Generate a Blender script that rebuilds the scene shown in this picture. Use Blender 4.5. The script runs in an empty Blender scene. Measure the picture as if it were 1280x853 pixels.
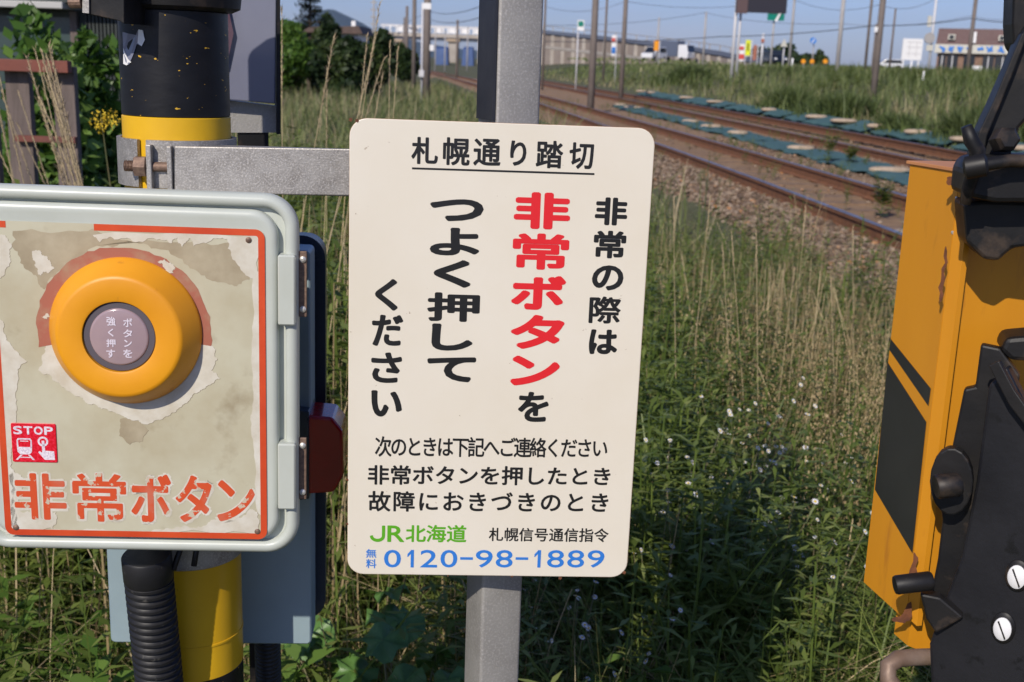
import bpy, bmesh, math, random
import numpy as np
from mathutils import Vector, Matrix

random.seed(7)
rng = np.random.default_rng(11)
SC = bpy.context.scene
COL = SC.collection
R = math.radians

# ---------------------------------------------------------------- camera
FPX, PITCH, ROLL, EYE = 1453.0, R(13.5), R(1.9), 1.45
def cam_axes():
    U = Vector((0, math.sin(PITCH), math.cos(PITCH)))
    F = Vector((0, math.cos(PITCH), -math.sin(PITCH)))
    X = Vector((1, 0, 0))
    c, s = math.cos(ROLL), math.sin(ROLL)
    return X * c + U * s, U * c - X * s, F
CX, CY, CF = cam_axes()
cam_data = bpy.data.cameras.new("camera")
cam = bpy.data.objects.new("camera", cam_data)
COL.objects.link(cam)
m = Matrix.Identity(4)
for i in range(3):
    m[i][0], m[i][1], m[i][2] = CX[i], CY[i], -CF[i]
m[2][3] = EYE
cam.matrix_world = m
cam_data.sensor_width = 36
cam_data.lens = FPX / 1280 * 36
cam_data.clip_start = 0.02
cam_data.clip_end = 30000
cam_data.dof.use_dof = True
cam_data.dof.focus_distance = 1.2
cam_data.dof.aperture_fstop = 13.0
SC.camera = cam

# ---------------------------------------------------------------- light
SUN_EL, SUN_AZ = 35.0, 204.0        # azimuth clockwise from +Y: behind the camera, to the left
w = bpy.data.worlds.new("World"); SC.world = w; w.use_nodes = True
nt = w.node_tree; nt.nodes.clear()
out = nt.nodes.new("ShaderNodeOutputWorld"); bg = nt.nodes.new("ShaderNodeBackground")
sky = nt.nodes.new("ShaderNodeTexSky"); sky.sky_type = 'NISHITA'; sky.sun_disc = False
sky.sun_elevation = R(SUN_EL); sky.sun_rotation = R(SUN_AZ)
sky.air_density = 1.0; sky.dust_density = 0.6; sky.ozone_density = 2.5; sky.altitude = 50
tc = nt.nodes.new("ShaderNodeTexCoord")
mp = nt.nodes.new("ShaderNodeMapping"); mp.inputs['Scale'].default_value = (1, 1, 3.2)
mp.inputs['Location'].default_value = (0.35, 0.1, 0.0)
no = nt.nodes.new("ShaderNodeTexNoise"); no.inputs['Scale'].default_value = 3.0
no.inputs['Detail'].default_value = 8; no.inputs['Roughness'].default_value = 0.6
cr = nt.nodes.new("ShaderNodeValToRGB")
cr.color_ramp.elements[0].position = 0.6; cr.color_ramp.elements[0].color = (0, 0, 0, 1)
cr.color_ramp.elements[1].position = 0.80; cr.color_ramp.elements[1].color = (.6, .6, .6, 1)
mx = nt.nodes.new("ShaderNodeMix"); mx.data_type = 'RGBA'
mx.inputs[7].default_value = (6.2, 6.4, 8.2, 1)
tint = nt.nodes.new("ShaderNodeMix"); tint.data_type = 'RGBA'; tint.blend_type = 'MULTIPLY'
tint.inputs[0].default_value = 1.0; tint.inputs[7].default_value = (.77, .84, 1.27, 1)
nt.links.new(tc.outputs['Generated'], mp.inputs['Vector']); nt.links.new(mp.outputs[0], no.inputs['Vector'])
nt.links.new(no.outputs['Fac'], cr.inputs[0]); nt.links.new(cr.outputs[0], mx.inputs[0])
nt.links.new(sky.outputs[0], tint.inputs[6]); nt.links.new(tint.outputs[2], mx.inputs[6])
nt.links.new(mx.outputs[2], bg.inputs['Color']); nt.links.new(bg.outputs[0], out.inputs['Surface'])
bg.inputs['Strength'].default_value = 0.085
sl = bpy.data.lights.new("sun", 'SUN'); sl.energy = 4.05; sl.angle = R(0.53); sl.color = (1.0, 0.925, 0.81)
sun = bpy.data.objects.new("sun", sl); COL.objects.link(sun)
sd = Vector((math.sin(R(SUN_AZ)) * math.cos(R(SUN_EL)), math.cos(R(SUN_AZ)) * math.cos(R(SUN_EL)), math.sin(R(SUN_EL))))
sun.rotation_euler = sd.to_track_quat('Z', 'Y').to_euler()
SC.view_settings.view_transform = 'Standard'; SC.view_settings.look = 'None'
SC.view_settings.exposure = 0.0; SC.view_settings.gamma = 1.0
SC.cycles.max_bounces = 6; SC.cycles.transparent_max_bounces = 8
SC.cycles.use_denoising = True

# ---------------------------------------------------------------- helpers
def ray(x, y):
    return CX * ((x - 640) / FPX) + CY * (-(y - 426.5) / FPX) + CF
def at(x, y, Y):
    """point of the place seen in direction (x, y) at forward distance Y metres"""
    d = ray(x, y); d = d * (Y / d.y)
    return Vector((d.x, d.y, d.z + EYE))
def onz(x, y, z):
    d = ray(x, y); d = d * ((z - EYE) / d.z); return (d.x, d.y)
class Frame:
    """upright local frame: u right, v up, n towards the viewer's side"""
    def __init__(s, o, yaw=0.0, tilt=0.0):
        a, t = R(yaw), R(tilt)
        u = Vector((math.cos(a), math.sin(a), 0)); n = Vector((math.sin(a), -math.cos(a), 0)); v = Vector((0, 0, 1))
        s.o = Vector(o); s.u = u * math.cos(t) + v * math.sin(t); s.v = v * math.cos(t) - u * math.sin(t); s.n = n
    def loc(s, x, y, n=0.0):
        d = ray(x, y); c = Vector((0, 0, EYE)); o = s.o + s.n * n
        t = (o - c).dot(s.n) / d.dot(s.n); p = c + d * t - s.o
        return Vector((p.dot(s.u), p.dot(s.v)))
    def mat(s):
        M = Matrix.Identity(4)
        for i in range(3):
            M[i][0], M[i][1], M[i][2], M[i][3] = s.u[i], s.v[i], s.n[i], s.o[i]
        return M
    def w(s, u, v, n=0): return s.o + s.u * u + s.v * v + s.n * n

def tag(o, label=None, cat=None, group=None, kind=None):
    if label: o['label'] = label
    if cat: o['category'] = cat
    if group: o['group'] = group
    if kind: o['kind'] = kind
    return o
def empty(name, label, cat, loc=(0, 0, 0), group=None, matrix=None):
    o = bpy.data.objects.new(name, None); COL.objects.link(o); o.empty_display_size = .1
    if matrix is not None: o.matrix_world = matrix
    else: o.location = loc
    return tag(o, label, cat, group)
def add(name, me, mat, parent=None, kind=None, smooth=False):
    if mat and not me.materials: me.materials.append(mat)
    if smooth and len(me.polygons): me.polygons.foreach_set('use_smooth', [True] * len(me.polygons))
    o = bpy.data.objects.new(name, me); COL.objects.link(o)
    if parent: o.parent = parent
    if kind: o['kind'] = kind
    return o
def copy_tree(o, parent=None):
    c = o.copy(); COL.objects.link(c)
    if parent: c.parent = parent
    for ch in list(o.children): copy_tree(ch, c)
    return c

class MB:
    def __init__(s): s.v = []; s.f = []
    def poly(s, pts, faces):
        b = len(s.v); s.v += [tuple(p) for p in pts]; s.f += [tuple(i + b for i in f) for f in faces]; return s
    def box(s, lo, hi, M=None):
        x0, y0, z0 = lo; x1, y1, z1 = hi
        p = [Vector(q) for q in ((x0,y0,z0),(x1,y0,z0),(x1,y1,z0),(x0,y1,z0),(x0,y0,z1),(x1,y0,z1),(x1,y1,z1),(x0,y1,z1))]
        if M is not None: p = [M @ q for q in p]
        return s.poly(p, [(0,3,2,1),(4,5,6,7),(0,1,5,4),(1,2,6,5),(2,3,7,6),(3,0,4,7)])
    def tube(s, pts, r, n=8, cap=True):
        pts = [Vector(p) for p in pts]; rr = r if isinstance(r, (list, tuple)) else [r] * len(pts)
        rings = []; pr = None
        for i, p in enumerate(pts):
            d = (pts[min(i + 1, len(pts) - 1)] - pts[max(i - 1, 0)]).normalized()
            if pr is None:
                a = d.cross(Vector((0, 0, 1)))
                if a.length < 1e-3: a = d.cross(Vector((1, 0, 0)))
            else: a = pr - d * pr.dot(d)
            a.normalize(); pr = a; b = d.cross(a)
            rings.append([p + (a * math.cos(2 * math.pi * k / n) + b * math.sin(2 * math.pi * k / n)) * rr[i] for k in range(n)])
        q = [x for g in rings for x in g]; F = []
        for i in range(len(pts) - 1):
            for k in range(n):
                F.append((i*n+k, i*n+(k+1) % n, (i+1)*n+(k+1) % n, (i+1)*n+k))
        if cap: F.append(tuple(range(n))[::-1]); F.append(tuple((len(pts)-1)*n+k for k in range(n)))
        return s.poly(q, F)
    def lathe(s, prof, n=32, M=None):
        q = []; F = []
        for r_, z in prof:
            for k in range(n):
                a = 2 * math.pi * k / n; p = Vector((r_ * math.cos(a), r_ * math.sin(a), z)); q.append(M @ p if M is not None else p)
        for i in range(len(prof) - 1):
            for k in range(n): F.append((i*n+k, i*n+(k+1) % n, (i+1)*n+(k+1) % n, (i+1)*n+k))
        F.append(tuple(range(n))[::-1]); F.append(tuple((len(prof)-1)*n+k for k in range(n)))
        return s.poly(q, F)
    def loft(s, w_, h, r, prof, cx=0, cy=0, n=7, cap0=True, cap1=True):
        q = []; F = []
        for ins, z in prof:
            for p in rr(w_ - 2 * ins, h - 2 * ins, max(r - ins, .0005), n): q.append((p[0] + cx, p[1] + cy, z))
        k = 4 * n
        for i in range(len(prof) - 1):
            for j in range(k): F.append((i*k+j, i*k+(j+1) % k, (i+1)*k+(j+1) % k, (i+1)*k+j))
        if cap0: F.append(tuple(range(k))[::-1])
        if cap1: F.append(tuple((len(prof)-1)*k+j for j in range(k)))
        return s.poly(q, F)
    def prism(s, pts, z0, z1, M=None):
        n = len(pts); q = [Vector((p[0], p[1], z0)) for p in pts] + [Vector((p[0], p[1], z1)) for p in pts]
        if M is not None: q = [M @ x for x in q]
        return s.poly(q, [tuple(range(n))[::-1], tuple(range(n, 2*n))] + [(i, (i+1) % n, n+(i+1) % n, n+i) for i in range(n)])
    def mesh(s, name='mesh'):
        me = bpy.data.meshes.new(name); me.from_pydata(s.v, [], s.f); me.update(); return me
    def build(s, name, mat, parent=None, smooth=False, kind=None, bevel=0, fix=True, auto=None):
        me = s.mesh(name)
        if fix or bevel:
            bm = bmesh.new(); bm.from_mesh(me)
            if fix: bmesh.ops.recalc_face_normals(bm, faces=bm.faces)
            if bevel: 
                es = [e for e in bm.edges if len(e.link_faces) == 2 and e.calc_face_angle(0) > .5]
                bmesh.ops.bevel(bm, geom=es, offset=bevel, segments=2, profile=.5, affect='EDGES', clamp_overlap=True)
            bm.to_mesh(me); bm.free()
        if auto: 
            me.polygons.foreach_set('use_smooth', [True] * len(me.polygons)); me.set_sharp_from_angle(angle=R(auto)); smooth = False
        return add(name, me, mat, parent, kind, smooth)
def rr(w_, h, r, n=7):
    r = min(r, w_ / 2 - 1e-5, h / 2 - 1e-5); P = []
    for cx, cy, a0 in ((w_/2-r, h/2-r, 0), (-w_/2+r, h/2-r, 90), (-w_/2+r, -h/2+r, 180), (w_/2-r, -h/2+r, 270)):
        for k in range(n):
            a = R(a0 + 90 * k / (n - 1)); P.append((cx + r * math.cos(a), cy + r * math.sin(a)))
    return P
def np_mesh(name, V, F, attrs=None):
    """V (n,3), F (m,4) or (m,3) arrays -> mesh, fast"""
    me = bpy.data.meshes.new(name); k = F.shape[1]
    me.vertices.add(len(V)); me.vertices.foreach_set('co', V.astype(np.float32).ravel())
    me.loops.add(F.size); me.loops.foreach_set('vertex_index', F.astype(np.int32).ravel())
    me.polygons.add(len(F)); me.polygons.foreach_set('loop_start', np.arange(0, F.size, k, dtype=np.int32))
    me.polygons.foreach_set('loop_total', np.full(len(F), k, dtype=np.int32))
    me.update(calc_edges=True)
    for n_, a in (attrs or {}).items():
        at_ = me.attributes.new(n_, 'FLOAT', 'POINT'); at_.data.foreach_set('value', a.astype(np.float32))
    return me
def jag(pts, amp, lev=4, seed=0, cap=.02):
    rd = random.Random(seed); P = [Vector(p) for p in pts]
    for _ in range(lev):
        Q = []
        for i, p in enumerate(P):
            q = P[(i + 1) % len(P)]; d = q - p; nrm = Vector((-d.y, d.x))
            k_ = min(1.0, cap / max(d.length, 1e-9)); Q += [p, (p + q) / 2 + nrm * k_ * rd.uniform(-amp, amp)]
        P = Q
    return P

# ---------------------------------------------------------------- materials
def srgb(r, g, b):
    f = lambda c: (c / 255 / 12.92) if c / 255 <= .04045 else ((c / 255 + .055) / 1.055) ** 2.4
    return (f(r), f(g), f(b))
def mat(name, c, c2=None, scale=8, rough=.6, metal=0, bump=0, bscale=None, detail=5, spec=.5, lo=.35, hi=.65, coat=0, c3=None, c3scale=60, c3lo=.62, c3hi=.66, stretch=None, obj=True, transl=0, coord='Object'):
    M = bpy.data.materials.new(name); M.use_nodes = True; t = M.node_tree; B = t.nodes['Principled BSDF']
    B.inputs['Base Color'].default_value = (*c, 1); B.inputs['Roughness'].default_value = rough; B.inputs['Metallic'].default_value = metal
    B.inputs['Specular IOR Level'].default_value = spec; B.inputs['Coat Weight'].default_value = coat
    co = t.nodes.new('ShaderNodeTexCoord').outputs[coord]
    if stretch:
        q = t.nodes.new('ShaderNodeMapping'); q.inputs['Scale'].default_value = stretch; t.links.new(co, q.inputs['Vector']); co = q.outputs[0]
    def noise(sc, det=detail, rg=.6):
        n = t.nodes.new('ShaderNodeTexNoise'); n.inputs['Scale'].default_value = sc; n.inputs['Detail'].default_value = det; n.inputs['Roughness'].default_value = rg
        t.links.new(co, n.inputs['Vector']); return n.outputs['Fac']
    def ramp(src, a, b):
        r_ = t.nodes.new('ShaderNodeMapRange'); r_.inputs[1].default_value = a; r_.inputs[2].default_value = b; t.links.new(src, r_.inputs[0]); return r_.outputs[0]
    last = None
    if c2:
        x = t.nodes.new('ShaderNodeMix'); x.data_type = 'RGBA'; x.inputs[6].default_value = (*c, 1); x.inputs[7].default_value = (*c2, 1)
        t.links.new(ramp(noise(scale), lo, hi), x.inputs[0]); last = x.outputs[2]
    if c3:
        x = t.nodes.new('ShaderNodeMix'); x.data_type = 'RGBA'; x.inputs[7].default_value = (*c3, 1)
        if last: t.links.new(last, x.inputs[6])
        else: x.inputs[6].default_value = (*c, 1)
        t.links.new(ramp(noise(c3scale), c3lo, c3hi), x.inputs[0]); last = x.outputs[2]
    if last: t.links.new(last, B.inputs['Base Color'])
    if rough < .95:
        rg = ramp(noise(scale * 2.3), 0, 1); q = t.nodes.new('ShaderNodeMapRange'); q.inputs[3].default_value = max(rough - .12, .02); q.inputs[4].default_value = min(rough + .12, 1)
        t.links.new(rg, q.inputs[0]); t.links.new(q.outputs[0], B.inputs['Roughness'])
    if bump:
        b = t.nodes.new('ShaderNodeBump'); b.inputs['Strength'].default_value = 1; b.inputs['Distance'].default_value = bump
        t.links.new(noise(bscale or scale * 4), b.inputs['Height']); t.links.new(b.outputs[0], B.inputs['Normal'])
    return M
def leafmat(name, stops, transl=.35, rough=.55, attr='tint'):
    """foliage: colour picked per blade/leaf from the 'tint' attribute, some light through the leaf"""
    M = bpy.data.materials.new(name); M.use_nodes = True; t = M.node_tree; B = t.nodes['Principled BSDF']
    a = t.nodes.new('ShaderNodeAttribute'); a.attribute_name = attr
    r_ = t.nodes.new('ShaderNodeValToRGB'); e = r_.color_ramp.elements
    while len(e) < len(stops): e.new(.5)
    for i, (p, c) in enumerate(stops): e[i].position = p; e[i].color = (*c, 1)
    t.links.new(a.outputs['Fac'], r_.inputs[0]); t.links.new(r_.outputs[0], B.inputs['Base Color'])
    B.inputs['Roughness'].default_value = rough; B.inputs['Specular IOR Level'].default_value = .35
    tr = t.nodes.new('ShaderNodeBsdfTranslucent'); t.links.new(r_.outputs[0], tr.inputs['Color'])
    mix = t.nodes.new('ShaderNodeMixShader'); mix.inputs[0].default_value = transl
    t.links.new(B.outputs[0], mix.inputs[1]); t.links.new(tr.outputs[0], mix.inputs[2])
    t.links.new(mix.outputs[0], t.nodes['Material Output'].inputs['Surface'])
    return M

G1, G2, G3 = (.045, .08, .012), (.135, .185, .03), (.26, .30, .07)
DRY, DRY2 = (.40, .30, .15), (.60, .47, .28)
M_GRASS = leafmat('grass_blades', [(0, G1), (.35, G2), (.7, G3), (.84, (.32, .29, .12)), (1, (.46, .36, .2))])
M_FIELD = leafmat('field_grass', [(0, (.05, .08, .025)), (.35, (.13, .17, .05)), (.6, (.23, .25, .10)), (.8, (.34, .29, .15)), (1, (.48, .38, .24))], transl=.25)
M_STALK = leafmat('dry_stalks', [(0, (.24, .17, .09)), (.5, DRY), (1, DRY2)], transl=.15, rough=.6)
M_LEAF = leafmat('weed_leaves', [(0, (.05, .09, .015)), (.5, (.19, .25, .05)), (1, (.36, .40, .13))], transl=.4, rough=.45)
M_BROAD = leafmat('broad_leaves', [(0, (.06, .13, .02)), (.5, (.13, .23, .04)), (1, (.22, .34, .08))], transl=.35, rough=.4)
M_TREE = leafmat('tree_leaves', [(0, (.012, .028, .008)), (.5, (.03, .055, .015)), (1, (.07, .10, .025))], transl=.25)
M_CONIF = leafmat('conifer_needles', [(0, (.01, .022, .01)), (1, (.03, .05, .02))], transl=.1)
M_PETAL = mat('white_petals', (.80, .79, .80), rough=.6); M_YEL_FL = mat('yellow_florets', (.72, .5, .03), rough=.7)
M_STEM = mat('green_stem', (.10, .13, .04), (.16, .12, .06), 20, .6)
M_DSTEM = mat('dry_stem', (.36, .28, .15), (.48, .38, .22), 30, .7)
M_SEED = mat('seed_head', (.32, .24, .14), (.45, .35, .22), 120, .9)
M_SOIL = mat('grassy_soil', (.07, .075, .028), (.11, .105, .045), 3, .95, bump=.01, bscale=40)
M_SIGNW = mat('enamel_cream', srgb(226, 219, 205), srgb(219, 210, 192), 6, .32, bump=.00004, bscale=600, lo=.3, hi=.8, c3=srgb(150, 128, 104), c3scale=90, c3lo=.70, c3hi=.74)
M_RUSTEDGE = mat('rusty_sign_edge', srgb(205, 180, 150), srgb(150, 100, 62), 60, .7)
M_BLACKINK = mat('black_ink', (.012, .012, .013), rough=.4); M_REDINK = mat('red_ink', (.70, .018, .025), rough=.4)
M_GREENINK = mat('green_ink', (.10, .38, .015), rough=.4); M_BLUEINK = mat('blue_ink', (.03, .19, .62), rough=.4)
M_GALV = mat('galvanised_steel', (.42, .40, .375), (.26, .24, .22), 45, .5, .55, bump=.0003, bscale=420, lo=.3, hi=.7, c3=(.5, .47, .44), c3scale=500, c3lo=.5, c3hi=.62)
M_GALV2 = mat('weathered_galvanised_post', (.42, .405, .38), (.28, .265, .25), 14, .55, .4, bump=.0003, bscale=300, lo=.3, hi=.75, c3=(.45, .43, .41), c3scale=380, c3lo=.5, c3hi=.62)
M_BOLT = mat('rusty_brown_bolt', (.16, .10, .075), (.26, .17, .12), 200, .6, .4, bump=.0002, bscale=500)
M_YEL = mat('yellow_pole_paint', (.75, .44, .015), (.68, .38, .012), 10, .35, bump=.0002, bscale=60, c3=(.12, .07, .03), c3scale=140, c3lo=.74, c3hi=.8)
M_BLK = mat('black_pole_paint', (.006, .006, .008), (.012, .012, .015), 12, .42, bump=.0002, bscale=50, spec=.35, c3=(.65, .38, .03), c3scale=95, c3lo=.69, c3hi=.70, stretch=(1, 1, 2.2), detail=2.5)
M_BOXW = mat('pale_grey_green_paint', srgb(193, 198, 190), srgb(184, 188, 178), 7, .35, bump=.00008, bscale=120, c3=srgb(150, 145, 128), c3scale=110, c3lo=.78, c3hi=.82)
M_FILM = mat('aged_beige_film', srgb(194, 189, 165), srgb(176, 165, 136), 9, .45, bump=.0001, bscale=80, lo=.42, hi=.72, c3=srgb(132, 113, 82), c3scale=14, c3lo=.58, c3hi=.85)
M_PEEL = mat('bare_patch_under_film', srgb(214, 209, 196), srgb(196, 187, 168), 35, .6, bump=.0002, bscale=250)
M_TORN = mat('dark_torn_edge', srgb(128, 116, 96), srgb(150, 138, 116), 60, .7)
M_STAIN = mat('brown_weather_stain', srgb(152, 138, 112), srgb(180, 168, 142), 18, .5, bump=.0001, bscale=80)
M_ORANGE = mat('orange_red_print', srgb(210, 78, 36), srgb(196, 66, 30), 20, .45, bump=.0001, bscale=200)
M_ORANGE2 = mat('chipped_orange_print', srgb(206, 78, 38), srgb(200, 104, 78), 16, .5, lo=.5, hi=.62, c3=srgb(196, 182, 160), c3scale=75, c3lo=.585, c3hi=.6)
M_FADED = mat('faded_red_print', srgb(166, 100, 80), srgb(168, 138, 110), 22, .5, lo=.5, hi=.7)
M_RING = mat('orange_yellow_moulding', srgb(232, 158, 24), srgb(222, 147, 20), 8, .45, bump=.00004, bscale=400, c3=srgb(190, 120, 30), c3scale=40, c3lo=.66, c3hi=.78)
M_LENSRIM = mat('dull_grey_rubber', (.10, .085, .10), rough=.5)
M_LENS = mat('cloudy_pink_lens', srgb(172, 148, 148), srgb(158, 136, 142), 12, .18, coat=.4)
M_LENSTXT = mat('pale_lens_print', srgb(222, 212, 222), rough=.4)
M_STOPRED = mat('red_reflective_film', srgb(205, 14, 34), srgb(232, 40, 66), 420, .3, lo=.45, hi=.6)
M_STOPW = mat('white_reflective_film', srgb(238, 228, 234), srgb(205, 190, 205), 500, .35, lo=.4, hi=.6)
M_CAB = mat('blue_grey_cabinet_paint', srgb(146, 165, 172), srgb(136, 154, 162), 6, .42, bump=.0001, bscale=60)
M_CABD = mat('shaded_blue_grey_cabinet_paint', srgb(52, 62, 78), srgb(44, 52, 66), 6, .3)  # darker copy of the cabinet paint, with the shade of its sides in the colour
M_HOSE = mat('black_corrugated_plastic', (.018, .018, .02), (.012, .012, .014), 30, .48, spec=.35, c3=(.16, .15, .13), c3scale=90, c3lo=.64, c3hi=.8)
M_REDL = mat('dark_red_translucent_lens', srgb(190, 14, 26), srgb(150, 8, 18), 8, .2, coat=.5)
M_GLOSS = mat('dark_glossy_panel', srgb(132, 134, 150), srgb(118, 120, 138), 4, .2, coat=.4)
M_BLACKM = mat('black_metal', (.006, .006, .007), (.014, .0125, .012), 14, .5, spec=.35, bump=.0004, bscale=60, c3=(.085, .058, .04), c3scale=26, c3lo=.56, c3hi=.8)
M_BLACKP = mat('black_oily_plate', (.008, .008, .010), (.016, .016, .019), 9, .45, spec=.35, bump=.0004, bscale=70, c3=(.008, .008, .009), c3scale=45, c3lo=.6, c3hi=.66)
M_CASE = mat('yellow_case_paint', srgb(211, 142, 26), srgb(202, 133, 22), 5, .5, bump=.0001, bscale=80, c3=srgb(172, 106, 30), c3scale=34, c3lo=.62, c3hi=.85, stretch=(1.6, 1.6, .35))
M_CASETOP = mat('grazing_light_case_top', srgb(205, 142, 92), srgb(190, 128, 80), 10, .6)  # pale grazing light on the case top, put into its colour
M_RUST = mat('rust', (.20, .07, .025), (.10, .035, .018), 90, .85, bump=.0006, bscale=250)
M_STRIPE = mat('black_stripe_paint', (.014, .016, .014), (.02, .022, .02), 10, .5)
M_NAMEPL = mat('blue_grey_name_plate', srgb(90, 108, 138), rough=.3, metal=.4)
M_NAMETX = mat('pale_plate_print', srgb(170, 178, 190), rough=.4)
M_SILVER = mat('silver_screw', (.72, .70, .66), (.55, .52, .48), 40, .4, .5)
M_PIPE = mat('brown_rusty_pipe', (.20, .13, .09), (.30, .22, .17), 30, .55, .3, bump=.0004, bscale=120)
M_BALLAST = mat('ballast_bed', (.33, .21, .115), (.20, .125, .07), 5, .95, bump=.02, bscale=30, c3=(.30, .18, .09), c3scale=1.3, c3lo=.4, c3hi=.7, detail=8)
M_STONE = leafmat('ballast_stones', [(0, (.08, .055, .04)), (.4, (.18, .118, .075)), (.75, (.25, .185, .13)), (.93, (.34, .26, .19)), (1, (.38, .18, .07))], transl=0, rough=.9)
M_RAILW = mat('rusty_rail', (.22, .095, .04), (.15, .065, .03), 12, .75, bump=.001, bscale=60)
M_RAILT = mat('worn_rail_head', (.33, .28, .28), (.24, .18, .16), 5, .34, .8)
M_SLEEP = mat('weathered_sleeper', (.26, .165, .095), (.18, .115, .07), 12, .9, bump=.004, bscale=30)
M_TEAL = mat('teal_weed_sheet', (.045, .105, .10), (.07, .14, .13), 3, .7, bump=.01, bscale=9)
M_SAND = mat('pale_sandbag', (.46, .36, .26), (.36, .27, .19), 12, .9, bump=.006, bscale=30)
M_WOOD = mat('weathered_plank', (.11, .085, .075), (.17, .13, .115), 6, .85, bump=.003, bscale=20, stretch=(6, 6, .8))
M_REDWOOD = mat('red_brown_painted_board', (.20, .055, .035), (.12, .04, .03), 8, .7, bump=.001)
M_POLEC = mat('brown_concrete_pole', (.19, .155, .135), (.14, .115, .10), 2, .8)
M_POLEG = mat('grey_concrete_pole', (.40, .38, .37), (.33, .31, .30), 2, .8)
M_POLEL = mat('pale_steel_pole', (.58, .57, .58), rough=.5)
M_WIRE = mat('overhead_wire', (.06, .06, .075), rough=.7)
M_WHITE = mat('white_paint', (.80, .79, .78), rough=.5)
M_ROOFR = mat('brown_red_metal_roof', (.07, .012, .014), (.06, .011, .012), 2, .5)
M_FASCIA = mat('cream_fascia', (.55, .53, .46), rough=.6)
M_BRICK = mat('tan_brick_wall', (.26, .16, .11), (.2, .12, .085), 3, .85)
M_DGLASS = mat('dark_window_glass', (.015, .02, .028), rough=.12, spec=.8)
M_CONC = mat('pale_concrete', (.42, .38, .34), (.34, .30, .26), .4, .85)
M_TANW = mat('haze_toned_tan_wall', (.30, .25, .215), (.24, .195, .165), .3, .85)  # tan drawn towards the haze, distance fade painted into the wall colour
M_RAILB = mat('blue_grey_parapet', (.13, .15, .2), rough=.6)
M_ASPH = mat('asphalt', (.055, .055, .057), (.07, .07, .07), 2, .9)
M_BLUETARP = mat('blue_tarpaulin', (.04, .08, .20), (.06, .11, .26), 1, .6)
M_PINES = mat('wooded_mountain', (.03, .05, .05), (.04, .065, .055), .004, 1)
M_BARK = mat('bark', (.07, .05, .035), (.10, .075, .05), 8, .9, bump=.01)
M_BILL = mat('dark_billboard_face', (.02, .018, .028), rough=.5); M_BILLF = mat('brown_billboard_frame', (.10, .06, .06), rough=.6)
M_SGREEN = mat('green_road_sign', (.0, .20, .14), rough=.4); M_SYEL = mat('yellow_banner', (.75, .78, .02), rough=.6)
M_SORANGE = mat('orange_reflector', (.85, .32, .01), rough=.4); M_SBLUE = mat('blue_round_sign', (.03, .20, .62), rough=.4)
M_SRED = mat('red_sign_print', (.62, .08, .06), rough=.5); M_TYRE = mat('tyre', (.02, .02, .02), rough=.8)
M_CARW = mat('white_car_paint', (.74, .74, .75), rough=.25, coat=.6); M_CARD = mat('dark_blue_car_paint', (.012, .018, .035), rough=.2, coat=.8)
M_TRUCKB = mat('grey_blue_truck_box', (.10, .12, .17), rough=.4); M_LAMP = mat('headlamp_glass', (.8, .8, .8), rough=.1, coat=1)
M_SHED = mat('dark_shed_wall', (.05, .06, .055), (.035, .04, .04), 3, .8, stretch=(6, 6, 1)); M_SHEDW = mat('shed_window', (.04, .065, .06), rough=.3)
M_TRIM = mat('grey_roof_edge', (.45, .44, .42), rough=.5); M_ROOFB = mat('brown_tile_roof', (.13, .085, .07), (.09, .06, .05), 3, .8)

# ---------------------------------------------------------------- terrain
TY = [-30, 0, 5, 10, 15, 20, 30, 40, 60, 90, 150, 300, 600]
TX = [4.6, 4.0, 3.78, 3.52, 3.15, 2.7, 1.75, .8, -1.5, -5.0, -13.5, -45, -140]
FX = [8.9, 7.6, 7.25, 6.9, 6.6, 6.3, 5.55, 4.8, 2.9, .0, -7.5, -38, -132]
ydense = np.linspace(-30, 600, 1261)
def smooth(tx):
    a = np.interp(ydense, TY, tx); k = np.ones(21) / 21
    return np.convolve(np.pad(a, 10, mode='edge'), k, 'valid')
_near, _far = smooth(TX), smooth(FX)
_near[:12] = _near[12]; _far[:12] = _far[12]
xn = lambda y: np.interp(y, ydense, _near)
xf = lambda y: np.interp(y, ydense, _far)
def sstep(t): t = np.clip(t, 0, 1); return t * t * (3 - 2 * t)
def hash_noise(x, y, s):
    x = np.asarray(x) / s; y = np.asarray(y) / s
    return (np.sin(x * 1.7 + 1.3 * np.sin(y * 1.1 + 2)) + np.sin(y * 2.1 + 1.7 * np.sin(x * .9 + .5)) + np.sin((x + y) * 1.3 + 4)) / 3
def gz(x, y):
    """ground height"""
    x = np.asarray(x, float); y = np.asarray(y, float)
    e0 = xn(y) - 1.55; e1 = xf(y) + 1.5
    z = .10 * sstep((x - e0 + .5) / .5) - .10 * sstep((x - e1) / .6)
    rise = sstep((x - e1 - .4) / 7) * .75 + .55 * sstep((y - 35) / 40) * sstep((x - e1 - 4) / 12)
    rise = rise + .7 * sstep((y - 105) / 60) * sstep((x - e1 - 8) / 15)
    rise = rise + .24 * sstep((x - e1 + .55) / .5)
    return z + rise + .035 * hash_noise(x, y, .8) * sstep((e0 - x) / .8) - .05 * sstep((e0 - x) / .5)
def grid(name, xs, ys, zf, mat_, kind='structure'):
    X, Y = np.meshgrid(xs, ys); Z = zf(X, Y); V = np.stack([X, Y, Z], -1).reshape(-1, 3)
    nx, ny = len(xs), len(ys); i = np.arange(nx * ny).reshape(ny, nx)
    F = np.stack([i[:-1, :-1], i[:-1, 1:], i[1:, 1:], i[1:, :-1]], -1).reshape(-1, 4)
    return add(name, np_mesh(name, V, F), mat_, None, kind, True)
def nonuni(a, b, fine_a, fine_b, step, n):
    return np.unique(np.concatenate([np.linspace(a, fine_a, n), np.arange(fine_a, fine_b, step), np.linspace(fine_b, b, n)]))
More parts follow.
